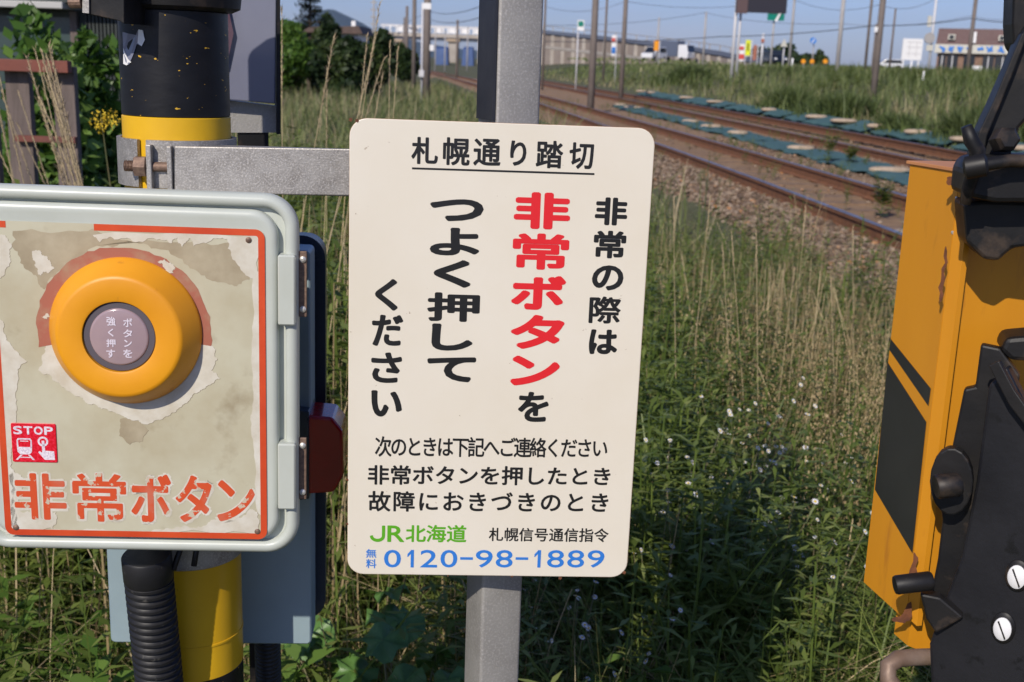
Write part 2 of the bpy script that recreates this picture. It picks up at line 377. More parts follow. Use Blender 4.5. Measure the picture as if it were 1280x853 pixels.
grid('ground', nonuni(-9000, 9000, -9, 30, .3, 24), nonuni(-400, 12000, -3, 90, .5, 30), gz, M_SOIL)
# ballast bed with both tracks: sheet that follows the curve
ys = np.concatenate([np.arange(-2, 40, .35), np.arange(40, 200, 2.0)])
ts = np.linspace(-1.75, 0, 9)
def bed():
    V = []; cols = 26
    for y in ys:
        a, b = xn(y) - 1.6, xf(y) + 1.6
        for k in range(cols + 1):
            x = a + (b - a) * k / cols
            z = .112 + .012 * float(hash_noise(x, y, .35))
            if k == 0 or k == cols: z = .0
            V.append((x, y, z))
    n = len(ys); i = np.arange(n * (cols + 1)).reshape(n, cols + 1)
    F = np.stack([i[:-1, :-1], i[:-1, 1:], i[1:, 1:], i[1:, :-1]], -1).reshape(-1, 4)
    return np_mesh('ballast_bed', np.array(V), F)
add('ballast_bed', bed(), M_BALLAST, None, 'structure', True)

# stones on the bed (uncountable)
def stones():
    t = (1 + 5 ** .5) / 2
    ico = np.array([(-1, t, 0), (1, t, 0), (-1, -t, 0), (1, -t, 0), (0, -1, t), (0, 1, t), (0, -1, -t), (0, 1, -t), (t, 0, -1), (t, 0, 1), (-t, 0, -1), (-t, 0, 1)]) / 1.9
    fi = np.array([(0,11,5),(0,5,1),(0,1,7),(0,7,10),(0,10,11),(1,5,9),(5,11,4),(11,10,2),(10,7,6),(7,1,8),(3,9,4),(3,4,2),(3,2,6),(3,6,8),(3,8,9),(4,9,5),(2,4,11),(6,2,10),(8,6,7),(9,8,1)])
    N = 17000
    y = 4.5 + 19 * rng.random(N) ** 1.5; e0 = xn(y) - 1.75
    side = rng.random(N); wd = np.where(side < .62, 1.35, xf(y) - xn(y) + 2.6)
    x = e0 + rng.random(N) * wd
    on = (np.abs(x - xn(y)) > .62) & (np.abs(x - xf(y)) > .62) | (rng.random(N) < .2)
    x, y = x[on], y[on]; N = len(x)
    s = rng.uniform(.012, .034, N)
    V = np.empty((N, 12, 3))
    a = rng.random(N) * 6.28; c, sn = np.cos(a), np.sin(a)
    base = ico[None] * (1 + rng.uniform(-.28, .28, (N, 12, 1))) * s[:, None, None] * rng.uniform([.8, .8, .5], [1.3, 1.1, .8], (N, 3))[:, None]
    V[..., 0] = base[..., 0] * c[:, None] - base[..., 1] * sn[:, None] + x[:, None]
    V[..., 1] = base[..., 0] * sn[:, None] + base[..., 1] * c[:, None] + y[:, None]
    edge = sstep((x - (xn(y) - 1.75)) / .35)
    V[..., 2] = base[..., 2] + (.02 + .10 * edge + rng.random(N) * .012)[:, None]
    F = (fi[None] + (np.arange(N) * 12)[:, None, None]).reshape(-1, 3)
    return np_mesh('ballast_stones', V.reshape(-1, 3), F, {'tint': np.repeat(rng.random(N), 12)})
tag(add('ballast_stones', stones(), M_STONE), 'loose brown and grey ballast stones beside and between the rails', 'gravel', kind='stuff')

# tracks: each track a thing of two rails and its sleepers
prof_foot = [(-.06, 0), (.06, 0), (.06, .012), (.012, .03), (.012, .105), (.031, .115), (.031, .142), (-.031, .142), (-.031, .115), (-.012, .105), (-.012, .03), (-.06, .012)]
def rail(par, xf_, off, zb, zoff):
    yy = np.concatenate([np.arange(-2, 60, 1.0), np.arange(60, 260, 5.0)])
    mb = MB(); q = []; n = len(prof_foot)
    hd = MB(); qh = []
    for y in yy:
        t = Vector((float(xf_(y + .5) - xf_(y - .5)), 1, 0)).normalized(); nn = Vector((t.y, -t.x, 0))
        c = Vector((float(xf_(y)), y, 0)) + nn * off
        q += [c + nn * a + Vector((0, 0, zb + zoff + b)) for a, b in prof_foot]
        qh += [c + nn * a + Vector((0, 0, zb + zoff + b)) for a, b in ((-.029, .1425), (.029, .1425), (.029, .1465), (-.029, .1465))]
    F = [(i*n+k, i*n+(k+1) % n, (i+1)*n+(k+1) % n, (i+1)*n+k) for i in range(len(yy)-1) for k in range(n)]
    mb.poly(q, F); o = mb.build('rail', M_RAILW, par)
    F = [(i*4+k, i*4+(k+1) % 4, (i+1)*4+(k+1) % 4, (i+1)*4+k) for i in range(len(yy)-1) for k in range(4)]
    hd.poly(qh, F); hd.build('rail_head', M_RAILT, o)
def track(fn, zl, zr, lab):
    t = empty('railway_track', lab, 'railway track', (0, 0, 0))
    rail(t, fn, -.5335 - .03, .106, zl); rail(t, fn, .5335 + .03, .106, zr)
    sm = MB().box((-1.0, -.1, -.10), (1.0, .1, .024)).mesh('sleeper')
    sm.materials.append(M_SLEEP)
    y = 3.0
    while y < 60:
        o = bpy.data.objects.new('sleeper', sm); COL.objects.link(o); o.parent = t
        s = float(fn(y + .5) - fn(y - .5)); o.location = (float(fn(y)), y, .094 + random.uniform(-.006, .006)); o.rotation_euler = (0, R(-.3), -math.atan(s) + R(random.uniform(-.6, .6))); y += .62
    return t
track(xn, 0, .01, 'nearer rusty railway track curving left, closest to the white sign')
track(xf, 0, .06, 'farther rusty railway track lined on both sides with teal sheets')

# teal weed sheets and pale sandbags beside the far track
def sheet(x, y, w_, l, yaw, seed, bank=False):
    r_ = random.Random(seed); mb = MB(); nx, ny = 7, 9; q = []
    for j in range(ny + 1):
        for i in range(nx + 1):
            u, v = (i / nx - .5) * w_, (j / ny - .5) * l
            ed = min(i, nx - i, j, ny - j)
            z = (.03 if ed else .0) + .02 * math.sin(u * 9 + seed) * math.sin(v * 5 + seed * 2) + r_.uniform(-.008, .008)
            q.append((u + r_.uniform(-.02, .02), v + r_.uniform(-.03, .03), z))
    F = [(j*(nx+1)+i, j*(nx+1)+i+1, (j+1)*(nx+1)+i+1, (j+1)*(nx+1)+i) for j in range(ny) for i in range(nx)]
    q2 = [(a, b, c - .02) for a, b, c in q]; nn = len(q)
    mb.poly(q + q2, F + [tuple(k + nn for k in f)[::-1] for f in F])
    o = mb.build('weed_sheet', M_TEAL, None, smooth=True, fix=False)
    o.location = (x, y, .36 if bank else .145); o.rotation_euler = (0, -.22 if bank else 0, yaw); return o
def bag(x, y, w_, l, yaw, seed, z=.17):
    r_ = random.Random(seed); mb = MB(); q = []; nu, nv = 10, 6
    for j in range(nv + 1):
        ph = -math.pi / 2 + math.pi * j / nv
        for i in range(nu):
            a = 2 * math.pi * i / nu
            sx = abs(math.cos(a)) ** .6 * math.copysign(1, math.cos(a)); sy = abs(math.sin(a)) ** .6 * math.copysign(1, math.sin(a))
            q.append((sx * w_ / 2 * math.cos(ph) ** .5 + r_.uniform(-.01, .01), sy * l / 2 * math.cos(ph) ** .5, math.sin(ph) * .05))
    F = [(j*nu+i, j*nu+(i+1) % nu, (j+1)*nu+(i+1) % nu, (j+1)*nu+i) for j in range(nv) for i in range(nu)]
    mb.poly(q, F); o = mb.build('sandbag', M_SAND, None, smooth=True)
    o.location = (x, y, z); o.rotation_euler = (0, 0, yaw); return o
k = 0
for off, gname, y0, y1 in ((-1.42, 'teal weed sheets on the near side of the far track', 13.2, 40), (1.42, 'teal weed sheets beyond the far track', 15.0, 50)):
    y = y0
    where = 'near' if off < 0 else 'grassy'
    while y < y1:
        l = random.uniform(1.7, 2.2); s = -math.atan(float(xf(y + 1) - xf(y - 1)) / 2)
        w_ = random.uniform(.75, .95) if off < 0 else random.uniform(.5, .7)
        tag(sheet(float(xf(y)) + off + random.uniform(-.08, .08), y, w_, l, s + random.uniform(-.06, .06), k, off > 0), 'teal plastic weed sheet laid along the %s side of the far track' % where, 'ground sheet', gname)
        if random.random() < .55: tag(bag(float(xf(y + l / 2 + .2)) + off, y + l / 2 + .14, random.uniform(.4, .65), random.uniform(.2, .36), s + random.uniform(-.2, .2), k + 50, .41 if off > 0 else .17), 'pale sandbag between two teal sheets on the %s side of the far track' % where, 'sandbag', 'sandbags ' + gname.replace('teal weed sheets ', ''))
        y += l + .06 + .2 * random.random() ** 2; k += 1
tag(bag(float(xn(9.7)) - .12, 9.6, .62, .42, -.1, 99, .15), 'single pale tan sandbag lying between the rails of the nearer track', 'sandbag')

# ---------------------------------------------------------------- vegetation
def blades(name, x, y, h, wd, bend, tint, mat_, segs=3, z=None, az=None, tipw=.12):
    N = len(x); z = gz(x, y) - .02 if z is None else z
    az = rng.random(N) * 6.283 if az is None else az
    dx, dy = np.cos(az), np.sin(az); face = az + np.pi / 2 + rng.normal(0, .5, N); wx, wy = np.cos(face), np.sin(face)
    L = segs + 1; V = np.empty((N, L, 2, 3))
    for k in range(L):
        t = k / segs; wk = wd * (1 - (1 - tipw) * t ** 1.4) / 2
        cx = x + dx * h * bend * t * t; cy = y + dy * h * bend * t * t; cz = z + h * (t - .35 * np.minimum(bend, 1.2) * t * t)
        for s_, sg in ((0, -1), (1, 1)):
            V[:, k, s_, 0] = cx + sg * wx * wk; V[:, k, s_, 1] = cy + sg * wy * wk; V[:, k, s_, 2] = cz
    b = (np.arange(N) * L * 2)[:, None, None]
    f = np.array([(2*k, 2*k+1, 2*k+3, 2*k+2) for k in range(segs)])[None]
    return np_mesh(name, V.reshape(-1, 3), (b + f).reshape(-1, 4), {'tint': np.repeat(tint, L * 2)})
def scatter(n, x0, x1, y0, y1, keep):
    x = rng.uniform(x0, x1, n); y = rng.uniform(y0, y1, n); p = keep(x, y); k = rng.random(n) < p
    return x[k], y[k]
def inview(x, y, m_=.35):
    return np.abs(x) < y * .47 + m_ + .25
def verge(x, y):      # left of the ballast edge
    return (x < xn(y) - 1.5 + .25 * hash_noise(x, y, .5)) & inview(x, y)
# foreground green grass
x, y = scatter(150000, -4.5, 3.2, 1.55, 9, lambda x, y: verge(x, y) * np.clip(1.25 - y * .09, .3, 1) * (.65 + .35 * hash_noise(x, y, .25)))
h = rng.uniform(.16, .52, len(x)) * (1 + .35 * hash_noise(x, y, .6)) * (1 - .55 * sstep((x - (xn(y) - 2.6)) / 1.1))
tn = np.clip(rng.random(len(x)) ** 1.3 * .8 + .18 * hash_noise(x, y, .9) + .05 + (rng.random(len(x)) < .13) * .6, 0, 1)
tag(add('meadow_grass', blades('meadow_grass', x, y, h, rng.uniform(.003, .008, len(x)), rng.uniform(.15, 1.1, len(x)), tn, M_GRASS), M_GRASS), 'tangled green grass filling the verge around the signs', 'grass', kind='stuff')
# broad sword-like sedge blades, bright, in clumps at the lower right
cl = np.stack([rng.uniform(.2, 1.4, 60), rng.uniform(2.0, 4.2, 60)], 1); i = rng.integers(0, 60, 3500)
x = cl[i, 0] + rng.normal(0, .05, 3500); y = cl[i, 1] + rng.normal(0, .05, 3500)
tag(add('sedge_clumps', blades('sedge_clumps', x, y, rng.uniform(.3, .6, 3500), rng.uniform(.007, .014, 3500), rng.uniform(.4, 1.5, 3500), np.clip(rng.normal(.55, .2, 3500), 0, 1), M_LEAF, 4), M_LEAF), 'arching bright green sedge leaves at the foot of the yellow case', 'grass', kind='stuff')
# dead matted grass low down
x, y = scatter(60000, -4, 3.2, 1.6, 9, lambda x, y: verge(x, y) * .55 * (1 + hash_noise(x, y, .5)))
tag(add('dead_grass_litter', blades('dead_grass_litter', x, y, rng.uniform(.08, .32, len(x)), rng.uniform(.002, .005, len(x)), rng.uniform(.6, 2.2, len(x)), rng.random(len(x)), M_STALK), M_STALK), 'dead straw coloured grass matted among the green stems', 'dry grass', kind='stuff')
# dry upright stalk mass
def reed_density(x, y):
    a = np.exp(-((x + .55) / .38) ** 2 - ((y - 3.2) / .9) ** 2)            # behind the box and the sign's left edge
    b = np.exp(-((x - 1.05) / .75) ** 2 - ((y - 4.4) / 1.2) ** 2) * .8       # between sign and yellow case
    c = np.exp(-((x + 1.5) / .5) ** 2 - ((y - 3.4) / .9) ** 2) * .3
    d = .05
    return np.clip(a * 1.1 + b + c + d, 0, 1)
x, y = scatter(42000, -4, 3, 2.1, 8.5, lambda x, y: verge(x, y) * reed_density(x, y) * .75)
dn = reed_density(x, y)
hh = rng.uniform(.6, 1.0, len(x)) * np.where(x < -.1, 1.22, .84) * (.75 + .25 * dn)
tag(add('dry_stalk_thicket', blades('dry_stalk_thicket', x, y, hh, rng.uniform(.0025, .0055, len(x)), rng.uniform(.02, .38, len(x)), rng.random(len(x)), M_STALK, 3, tipw=.4), M_STALK), 'thicket of dry straw stalks standing in the green verge', 'dry grass', kind='stuff')
# long bent and fallen stems criss-crossing the green
x, y = scatter(14000, -3, 2.4, 1.8, 7, lambda x, y: verge(x, y) * (.25 + .35 * np.exp(-((x - 1.1) / .9) ** 2)))
tag(add('fallen_stems', blades('fallen_stems', x, y, rng.uniform(.3, .62, len(x)), rng.uniform(.002, .0042, len(x)), rng.uniform(.7, 2.4, len(x)), rng.uniform(.3, 1, len(x)), M_STALK, 4, tipw=.5), M_STALK), 'bent and fallen straw stems tangled across the green verge', 'dry grass', kind='stuff')
# airy brownish seed panicles at mid right
def panicles(name, x, y, h, n_sp=26):
    V = []; T = []; N = len(x)
    z0 = gz(x, y)
    for _ in range(n_sp):
        t = rng.uniform(.62, 1.0, N); sp = (1.02 - t) * .32 * h; a = rng.random(N) * 6.28
        px_, py_, pz = x + np.cos(a) * sp * rng.random(N), y + np.sin(a) * sp * rng.random(N), z0 + h * t
        s = rng.uniform(.0012, .0024, N); th = rng.random(N) * 6.28
        for dx, dz in ((-1, -1), (1, -1), (1, 1), (-1, 1)):
            V.append(np.stack([px_ + dx * s * np.cos(th), py_ + dx * s * np.sin(th), pz + dz * s * 1.6], -1))
    V = np.array(V).reshape(n_sp, 4, N, 3).transpose(2, 0, 1, 3).reshape(-1, 3)
    F = np.arange(len(V)).reshape(-1, 4)
    return np_mesh(name, V, F, {'tint': np.repeat(rng.random(N) * .8, n_sp * 4)})
x, y = scatter(900, .6, 1.6, 2.6, 4.2, lambda x, y: verge(x, y) * .45)
tag(add('brown_seed_panicles', panicles('brown_seed_panicles', x, y, rng.uniform(.45, .8, len(x))), M_STALK), 'brownish airy grass panicles left of the yellow case', 'grass', kind='stuff')

# leafy weeds: prototype stems with lance leaves, replicated as one mass
def weed_proto(seed, H=.6, nl=34, ll=.075, lw=.012, branch=3):
    r_ = np.random.default_rng(seed); V = []; T = []
    def leaf(p, d, l, w_, up):
        a = np.array([-d[1], d[0], 0]); m_ = p + d * l * .5 + np.array([0, 0, up * l * .5]); e = p + d * l + np.array([0, 0, up * l * .55])
        V.extend([p, m_ - a * w_, e, m_ + a * w_]); T.extend([r_.random()] * 4)
    for b in range(branch + 1):
        az = r_.random() * 6.28; lean = .05 if b == 0 else r_.uniform(.2, .45); base = np.zeros(3) if b == 0 else np.array([0, 0, H * r_.uniform(.2, .55)])
        top = base + np.array([np.cos(az) * lean * H, np.sin(az) * lean * H, (H if b == 0 else H * r_.uniform(.35, .55))])
        for s_ in range(3):
            p, q = base + (top - base) * s_ / 3, base + (top - base) * (s_ + 1) / 3
            V.extend([p + [-.0022, 0, 0], p + [.0022, 0, 0], q + [.0016, 0, 0], q + [-.0016, 0, 0]]); T.extend([.2] * 4)
        n_ = nl if b == 0 else nl // 2
        for k in range(n_):
            t = (k + 1) / n_; a = k * 2.4 + r_.random(); d = np.array([np.cos(a), np.sin(a), 0]); leaf(base + (top - base) * t, d, ll * (1.1 - .5 * t) * r_.uniform(.7, 1.2), lw * (1.1 - .4 * t) / 2, r_.uniform(-.2, .8))
    return np.array(V), np.array(T)
def replicate(name, protos, x, y, sc, mat_, z=None, parent=None):
    VV, TT = [], []; N = len(x); which = rng.integers(0, len(protos), N); z = gz(x, y) - .01 if z is None else z
    for pi, (V, T) in enumerate(protos):
        k = np.where(which == pi)[0]; a = rng.random(len(k)) * 6.28; c, s = np.cos(a), np.sin(a); q = sc[k][:, None]
        W = np.empty((len(k), len(V), 3)); W[..., 0] = (V[:, 0] * c[:, None] - V[:, 1] * s[:, None]) * q + x[k][:, None]
        W[..., 1] = (V[:, 0] * s[:, None] + V[:, 1] * c[:, None]) * q + y[k][:, None]; W[..., 2] = V[:, 2] * q + z[k][:, None]
        VV.append(W.reshape(-1, 3)); TT.append((np.clip(T[None] * .6 + rng.random((len(k), 1)) * .4, 0, 1)).ravel())
    V = np.concatenate(VV); F = np.arange(len(V)).reshape(-1, 4)
    return np_mesh(name, V, F, {'tint': np.concatenate(TT)})
protos = [weed_proto(s_, .6, 30, .08, .015) for s_ in range(5)]
x, y = scatter(4600, -4, 2.6, 1.9, 8, lambda x, y: verge(x, y) * (.25 + .5 * np.exp(-((x - .9) / .7) ** 2 - ((y - 3.4) / 1.4) ** 2)))
tag(add('leafy_weeds', replicate('leafy_weeds', protos, x, y, rng.uniform(.55, 1.15, len(x)), M_LEAF), M_LEAF), 'green narrow leaved weeds growing through the verge grass', 'weeds', kind='stuff')
n_ = 330; t_ = rng.uniform(.10, .24, n_); yy_ = rng.uniform(2.3, 5.2, n_)
tag(add('tall_leafy_weeds', replicate('tall_leafy_weeds', protos, t_ * yy_ + .02, yy_, rng.uniform(.85, 1.35, n_) * (1 - (t_ - .10) * 2.4), M_LEAF), M_LEAF), 'tall bright leafy weeds just right of the sign', 'weeds', kind='stuff')
n_ = 1500; t_ = rng.uniform(-.48, -.10, n_); yy_ = rng.uniform(2.6, 8.0, n_)
tag(add('tall_leafy_thicket', replicate('tall_leafy_thicket', protos, t_ * yy_, yy_, rng.uniform(1.1, 1.75, n_), M_LEAF), M_LEAF), 'tall green leafy weeds behind the box and the bracket arm', 'weeds', kind='stuff')
protos2 = [weed_proto(20 + s_, .35, 16, .10, .04, 2) for s_ in range(4)]
x, y = scatter(1500, -4, 1.8, 1.7, 6, lambda x, y: verge(x, y) * .4)
tag(add('broad_leaved_weeds', replicate('broad_leaved_weeds', protos2, x, y, rng.uniform(.6, 1.2, len(x)), M_BROAD), M_BROAD), 'low broad leaved weeds in the shade under the signs', 'weeds', kind='stuff')

# fields beyond: taller coarse grass in clumps
def rightbank(x, y): return (x > xf(y) + 2.25 + .5 * hash_noise(x, y, 1.5)) & inview(x, y, 1.5)
x, y = scatter(380000, -8, 60, 12, 115, lambda x, y: rightbank(x, y) * np.clip(1.3 - y / 50, .2, 1) * (.7 + .3 * hash_noise(x, y, 1.2)))
h = rng.uniform(.3, .85, len(x)) * (1 + .4 * hash_noise(x + 3, y, 1.8)); h *= (.55 + .45 * sstep((x - xf(y) - 2) / 2.5)) * (1 - .4 * sstep((y - 45) / 40))
tn = np.clip(.38 + .26 * hash_noise(x, y, 2.2) + .16 * hash_noise(x, y, .7) + rng.normal(0, .13, len(x)) + .30 * sstep(1 - (x - xf(y) - 2) / 4) * sstep((y - 18) / 8), 0, 1)
tag(add('bank_grass', blades('bank_grass', x, y, h, rng.uniform(.012, .03, len(x)) * (.6 + y / 40), rng.uniform(.1, .8, len(x)), tn, M_FIELD, 2), M_FIELD), 'long green and tan grass on the bank beyond the far track', 'grass', kind='stuff')
def leftfield(x, y): return (x < xn(y) - 1.9) & inview(x, y, 1.5)
x, y = scatter(110000, -32, 2.5, 7, 70, lambda x, y: leftfield(x, y) * np.clip(1.6 - y / 32, .25, 1))
h = rng.uniform(.3, .8, len(x)) * (1 + .35 * hash_noise(x, y, 1.6)) * (1 - .3 * sstep((y - 30) / 30)); tn = np.clip(.50 + .22 * hash_noise(x, y, 2) + rng.normal(0, .24, len(x)), 0, 1)
tag(add('field_grass', blades('field_grass', x, y, h, rng.uniform(.008, .02, len(x)) * (.6 + y / 25), rng.uniform(.1, .8, len(x)), tn, M_FIELD, 2), M_FIELD), 'long grass field left of the tracks behind the signs', 'grass', kind='stuff')
protosB = [weed_proto(60 + s_, 1.0, 34, .17, .06, 4) for s_ in range(4)]
x, y = scatter(5200, 3, 45, 17, 70, lambda x, y: (x > xf(y) + 3.2) * inview(x, y, 1) * np.clip(.15 + 1.0 * hash_noise(x + 7, y, 2.6), 0, 1))
tag(add('bank_weeds', replicate('bank_weeds', protosB, x, y, rng.uniform(.5, .95, len(x)) * (1 - .35 * sstep((y - 40) / 30)), M_FIELD), M_LEAF), 'bushy dark green weeds mounded among the bank grass', 'weeds', kind='stuff')
x, y = scatter(9000, 8, 220, 70, 230, lambda x, y: (x > xf(y) + 6) * inview(x, y, 3) * 1.0)
tag(add('distant_meadow', blades('distant_meadow', x, y, rng.uniform(.2, .45, len(x)), rng.uniform(.2, .5, len(x)), rng.uniform(.1, .5, len(x)), np.clip(rng.normal(.4, .2, len(x)), 0, 1), M_FIELD, 1), M_FIELD), 'far green meadow in front of the road and building', 'grass', kind='stuff')
# small weeds on the ballast
protos3 = [weed_proto(40 + s_, .35, 22, .07, .016, 4) for s_ in range(4)]
x = rng.uniform(0.5, 6.2, 1500); y = rng.uniform(8, 42, 1500); k = (x > xn(y) - 1.2) & (x < xf(y) + 1.0) & (hash_noise(x, y, .9) > .1) & (np.abs(np.abs(x - xn(y)) - .56) > .12)
tag(add('ballast_weeds', replicate('ballast_weeds', protos3, x[k], y[k], rng.uniform(.2, .7, k.sum()), M_LEAF, z=np.full(k.sum(), .11)), M_LEAF), 'small green weeds sprouting from the ballast between the tracks', 'weeds', kind='stuff')

def leaf_cloud(cx, cy, cz, rx, ry, rz, n, size, seed, lobes=9, tlo=0, thi=1):
    r_ = np.random.default_rng(seed)
    L = r_.normal(0, 1, (lobes, 3)); L /= np.linalg.norm(L, axis=1)[:, None]; L *= r_.uniform(.25, .75, (lobes, 1)); LR = r_.uniform(.28, .5, lobes); LT = r_.uniform(tlo, thi, lobes)
    i = r_.integers(0, lobes, n); d = r_.normal(0, 1, (n, 3)); d /= np.linalg.norm(d, axis=1)[:, None]
    p = L[i] + d * (LR[i] * r_.uniform(.55, 1.08, n) ** .5)[:, None]
    p = p * [rx, ry, rz] + [cx, cy, cz]
    a = r_.normal(0, 1, (n, 3)); a /= np.linalg.norm(a, axis=1)[:, None]; b = np.cross(a, r_.normal(0, 1, (n, 3))); b /= np.linalg.norm(b, axis=1)[:, None]
    s = (size * r_.uniform(.6, 1.4, n))[:, None]
    V = np.stack([p - a * s, p + b * s * .5, p + a * s, p - b * s * .5], 1).reshape(-1, 3)
    t = np.clip(LT[i] + r_.normal(0, .15, n), 0, 1)
    return V, np.repeat(t, 4)
def foliage(name, V, T, mat_, parent): return add(name, np_mesh(name, V, np.arange(len(V)).reshape(-1, 4), {'tint': T}), mat_, parent, 'stuff')
def tree(name, label, cat, loc, rx, rz, h0, n, size, seed, mat_=None, thi=1, tlo=0, group=None, lobes=12):
    t = empty(name, label, cat, loc, group)
    V, T = leaf_cloud(0, 0, h0 + rz * .9, rx, rx, rz, n, size, seed, lobes, tlo, thi)
    mb = MB(); tr = random.Random(seed); top = Vector((0, 0, h0 + rz))
    mb.tube([(0, 0, -.2), (.03 * rx, 0, h0 * .6), top * .8], [rx * .07, rx * .05, rx * .02], 7)
    for _ in range(6):
        a = tr.random() * 6.28; z = h0 * .6 + tr.random() * rz * .8
        mb.tube([(0, 0, z), (math.cos(a) * rx * .35, math.sin(a) * rx * .35, z + rz * .3), (math.cos(a) * rx * .6, math.sin(a) * rx * .6, z + rz * .55)], [rx * .03, rx * .02, rx * .008], 5)
    mb.build('trunk', M_BARK, t); foliage('crown', V, T, mat_ or M_TREE, t); return t
def shrub(label, x0, y0, Y, x1, seed, n=2500, size=.09, mat_=None, base=None, thi=1, cat='shrub', name='shrub', tlo=0, lobes=16):
    """bush whose top-left corner is seen towards (x0, y0), as wide as x1-x0, at distance Y"""
    a, b = at(x0, y0, Y), at(x1, y0, Y); cx = (a.x + b.x) / 2; rx = (b.x - a.x) / 2; g = float(gz(cx, Y)) if base is None else base
    hgt = a.z - g
    return tree(name, label, cat, (cx, Y, g), rx * 1.15, hgt * .52, hgt * .02, n, size, seed, mat_, thi, tlo, None, lobes)

# left side: bushes, trees, conifer
shrub('large bright green bush with broad leaves under the shed window', -30, 36, 5.0, 125, 301, 9000, .04, M_BROAD, thi=.9, lobes=26)
shrub('bright green leafy bush between the shed and the striped pole', 60, 42, 5.6, 170, 302, 7000, .04, M_BROAD, thi=.9, lobes=22)
shrub('bright green rounded tree beside the dark panel at the left of the tree group', 325, 14, 40, 398, 303, 9000, .12, M_BROAD, thi=.5)
shrub('brownish bush mass under the conifer', 372, 22, 42, 440, 304, 9000, .12, M_TREE, thi=1)
shrub('dark brown-green bush in front of the small house', 398, 44, 38, 462, 310, 8000, .12, M_TREE, thi=.8)
shrub('dark rounded bush at the right end of the tree group', 432, 58, 41, 484, 305, 7000, .12, M_TREE, thi=.9)
shrub('distant dark green tree behind the railway poles', 442, 36, 62, 500, 306, 3500, .2, M_TREE, thi=.7)
shrub('distant low green tree under the bridge deck', 486, 52, 75, 522, 307, 2500, .25, M_TREE, thi=.6)
shrub('brownish tree crown beside the conifer', 392, 10, 46, 424, 308, 5000, .13, M_TREE, thi=1)
tree('tall_shrub_tree', 'dense dark tree behind the bright bush, left of the conifer', 'tree', (at(366, 80, 48).x, 48, 0), 1.6, 1.5, .2, 5000, .13, 309)
def conifer(x, ytop, Y, seed):
    t0 = at(x, ytop, Y); t = empty('conifer_tree', 'dark open-branched conifer rising above the left tree group', 'tree', (t0.x, Y, 0)); H = t0.z; V = []; T = []
    r_ = np.random.default_rng(seed); mb = MB().tube([(0, 0, -.1), (0, 0, H)], [.16, .02], 7)
    for k in range(11):
        z = H * (.40 + .58 * k / 11); L = (H - z) * .40 + .25; 
        for j in range(4):
            a = r_.random() * 6.28; e = np.array([math.cos(a) * L, math.sin(a) * L, r_.uniform(.0, .25) * L]); mb.tube([(0, 0, z), Vector(e) + Vector((0, 0, z))], [.03, .008], 4)
            n = 30; s = r_.random(n) ** .6; p = e[None] * s[:, None] + [0, 0, z] + r_.normal(0, .07, (n, 3)); A = r_.normal(0, 1, (n, 3)) * [1, 1, .4]; A /= np.linalg.norm(A, axis=1)[:, None]; B = np.cross(A, [0, 0, 1.0]); q = .13
            V.append(np.stack([p - A * q, p + B * q * .35, p + A * q, p - B * q * .35], 1).reshape(-1, 3)); T.append(np.repeat(r_.random(n), 4))
    mb.build('trunk', M_BARK, t); foliage('crown', np.concatenate(V), np.concatenate(T), M_CONIF, t)
conifer(387, -8, 44, 5)
# right side: bushes in the bank grass and far hedge trees
def weed_clump(label, x0, y0, Y, x1, n, tlo, thi):
    a_, b_ = at(x0, y0, Y), at(x1, y0, Y); cx = (a_.x + b_.x) / 2; rx = (b_.x - a_.x) / 2; g = float(gz(cx, Y)); H = max(a_.z - g, .3)
    xx = rng.normal(0, rx * .5, n); yy = rng.normal(0, max(rx * .4, .5), n); hh_ = H * rng.uniform(.55, 1.05, n) * np.exp(-(xx / rx) ** 2 * .6)
    o = empty('weed_clump', label, 'weeds', (cx, Y, g), 'weed clumps on the bank')
    zz = gz(xx + cx, yy + Y) - g - .03
    add('foliage', blades('foliage', xx, yy, hh_, rng.uniform(.02, .05, n) * Y / 25, rng.uniform(.15, .9, n), rng.uniform(tlo, thi, n), M_FIELD, 2, z=zz), M_FIELD, o, 'stuff')
weed_clump('dark green weed mound on the bank below the truck', 830, 74, 62, 892, 900, .0, .35)
weed_clump('bushy dark green weed clump behind the hook lever of the gate machine', 1185, 118, 21, 1300, 3500, .05, .45)
weed_clump('dark green weed clump at the foot of the bank left of the hook lever', 1100, 132, 24, 1160, 1500, .05, .45)
weed_clump('low green weed mound in the middle of the bank', 1010, 104, 30, 1100, 2500, .05, .4)
weed_clump('green weed clump on the bank below the orange markers', 960, 98, 34, 1020, 1800, .1, .45)
shrub('wide dark tree mass behind the dark car', 945, 52, 190, 1000, 325, 2500, .5, M_TREE, base=1.3, cat='tree', name='round_tree')
shrub('low bushes right of the dark car behind the orange markers', 985, 64, 180, 1022, 326, 1500, .45, M_TREE, base=1.3)
shrub('small round tree between the blue sign and the pale pole', 1018, 62, 175, 1036, 327, 1200, .35, M_TREE, base=1.3, cat='tree', name='round_tree')
shrub('low olive bushes left of the billboard post', 893, 70, 180, 925, 328, 1500, .45, M_TREE, base=1.3)
for nm, X, Y, s_ in (('taller young weed growing on the ballast between the tracks', *onz(1034, 206, .12), 1.5), ('short young weed beside the teal sheet, right of the taller one', *onz(1062, 207, .12), .8), ('slim green weed between the rails close to the yellow case', *onz(1101, 272, .12), 1.0)):
    c = empty('ballast_plant', nm, 'weed', (X, Y, .12)); V, T = weed_proto(int(Y * 10), .36 * s_, 46, .10, .03, 7)
    foliage('foliage', V, T, M_LEAF, c)

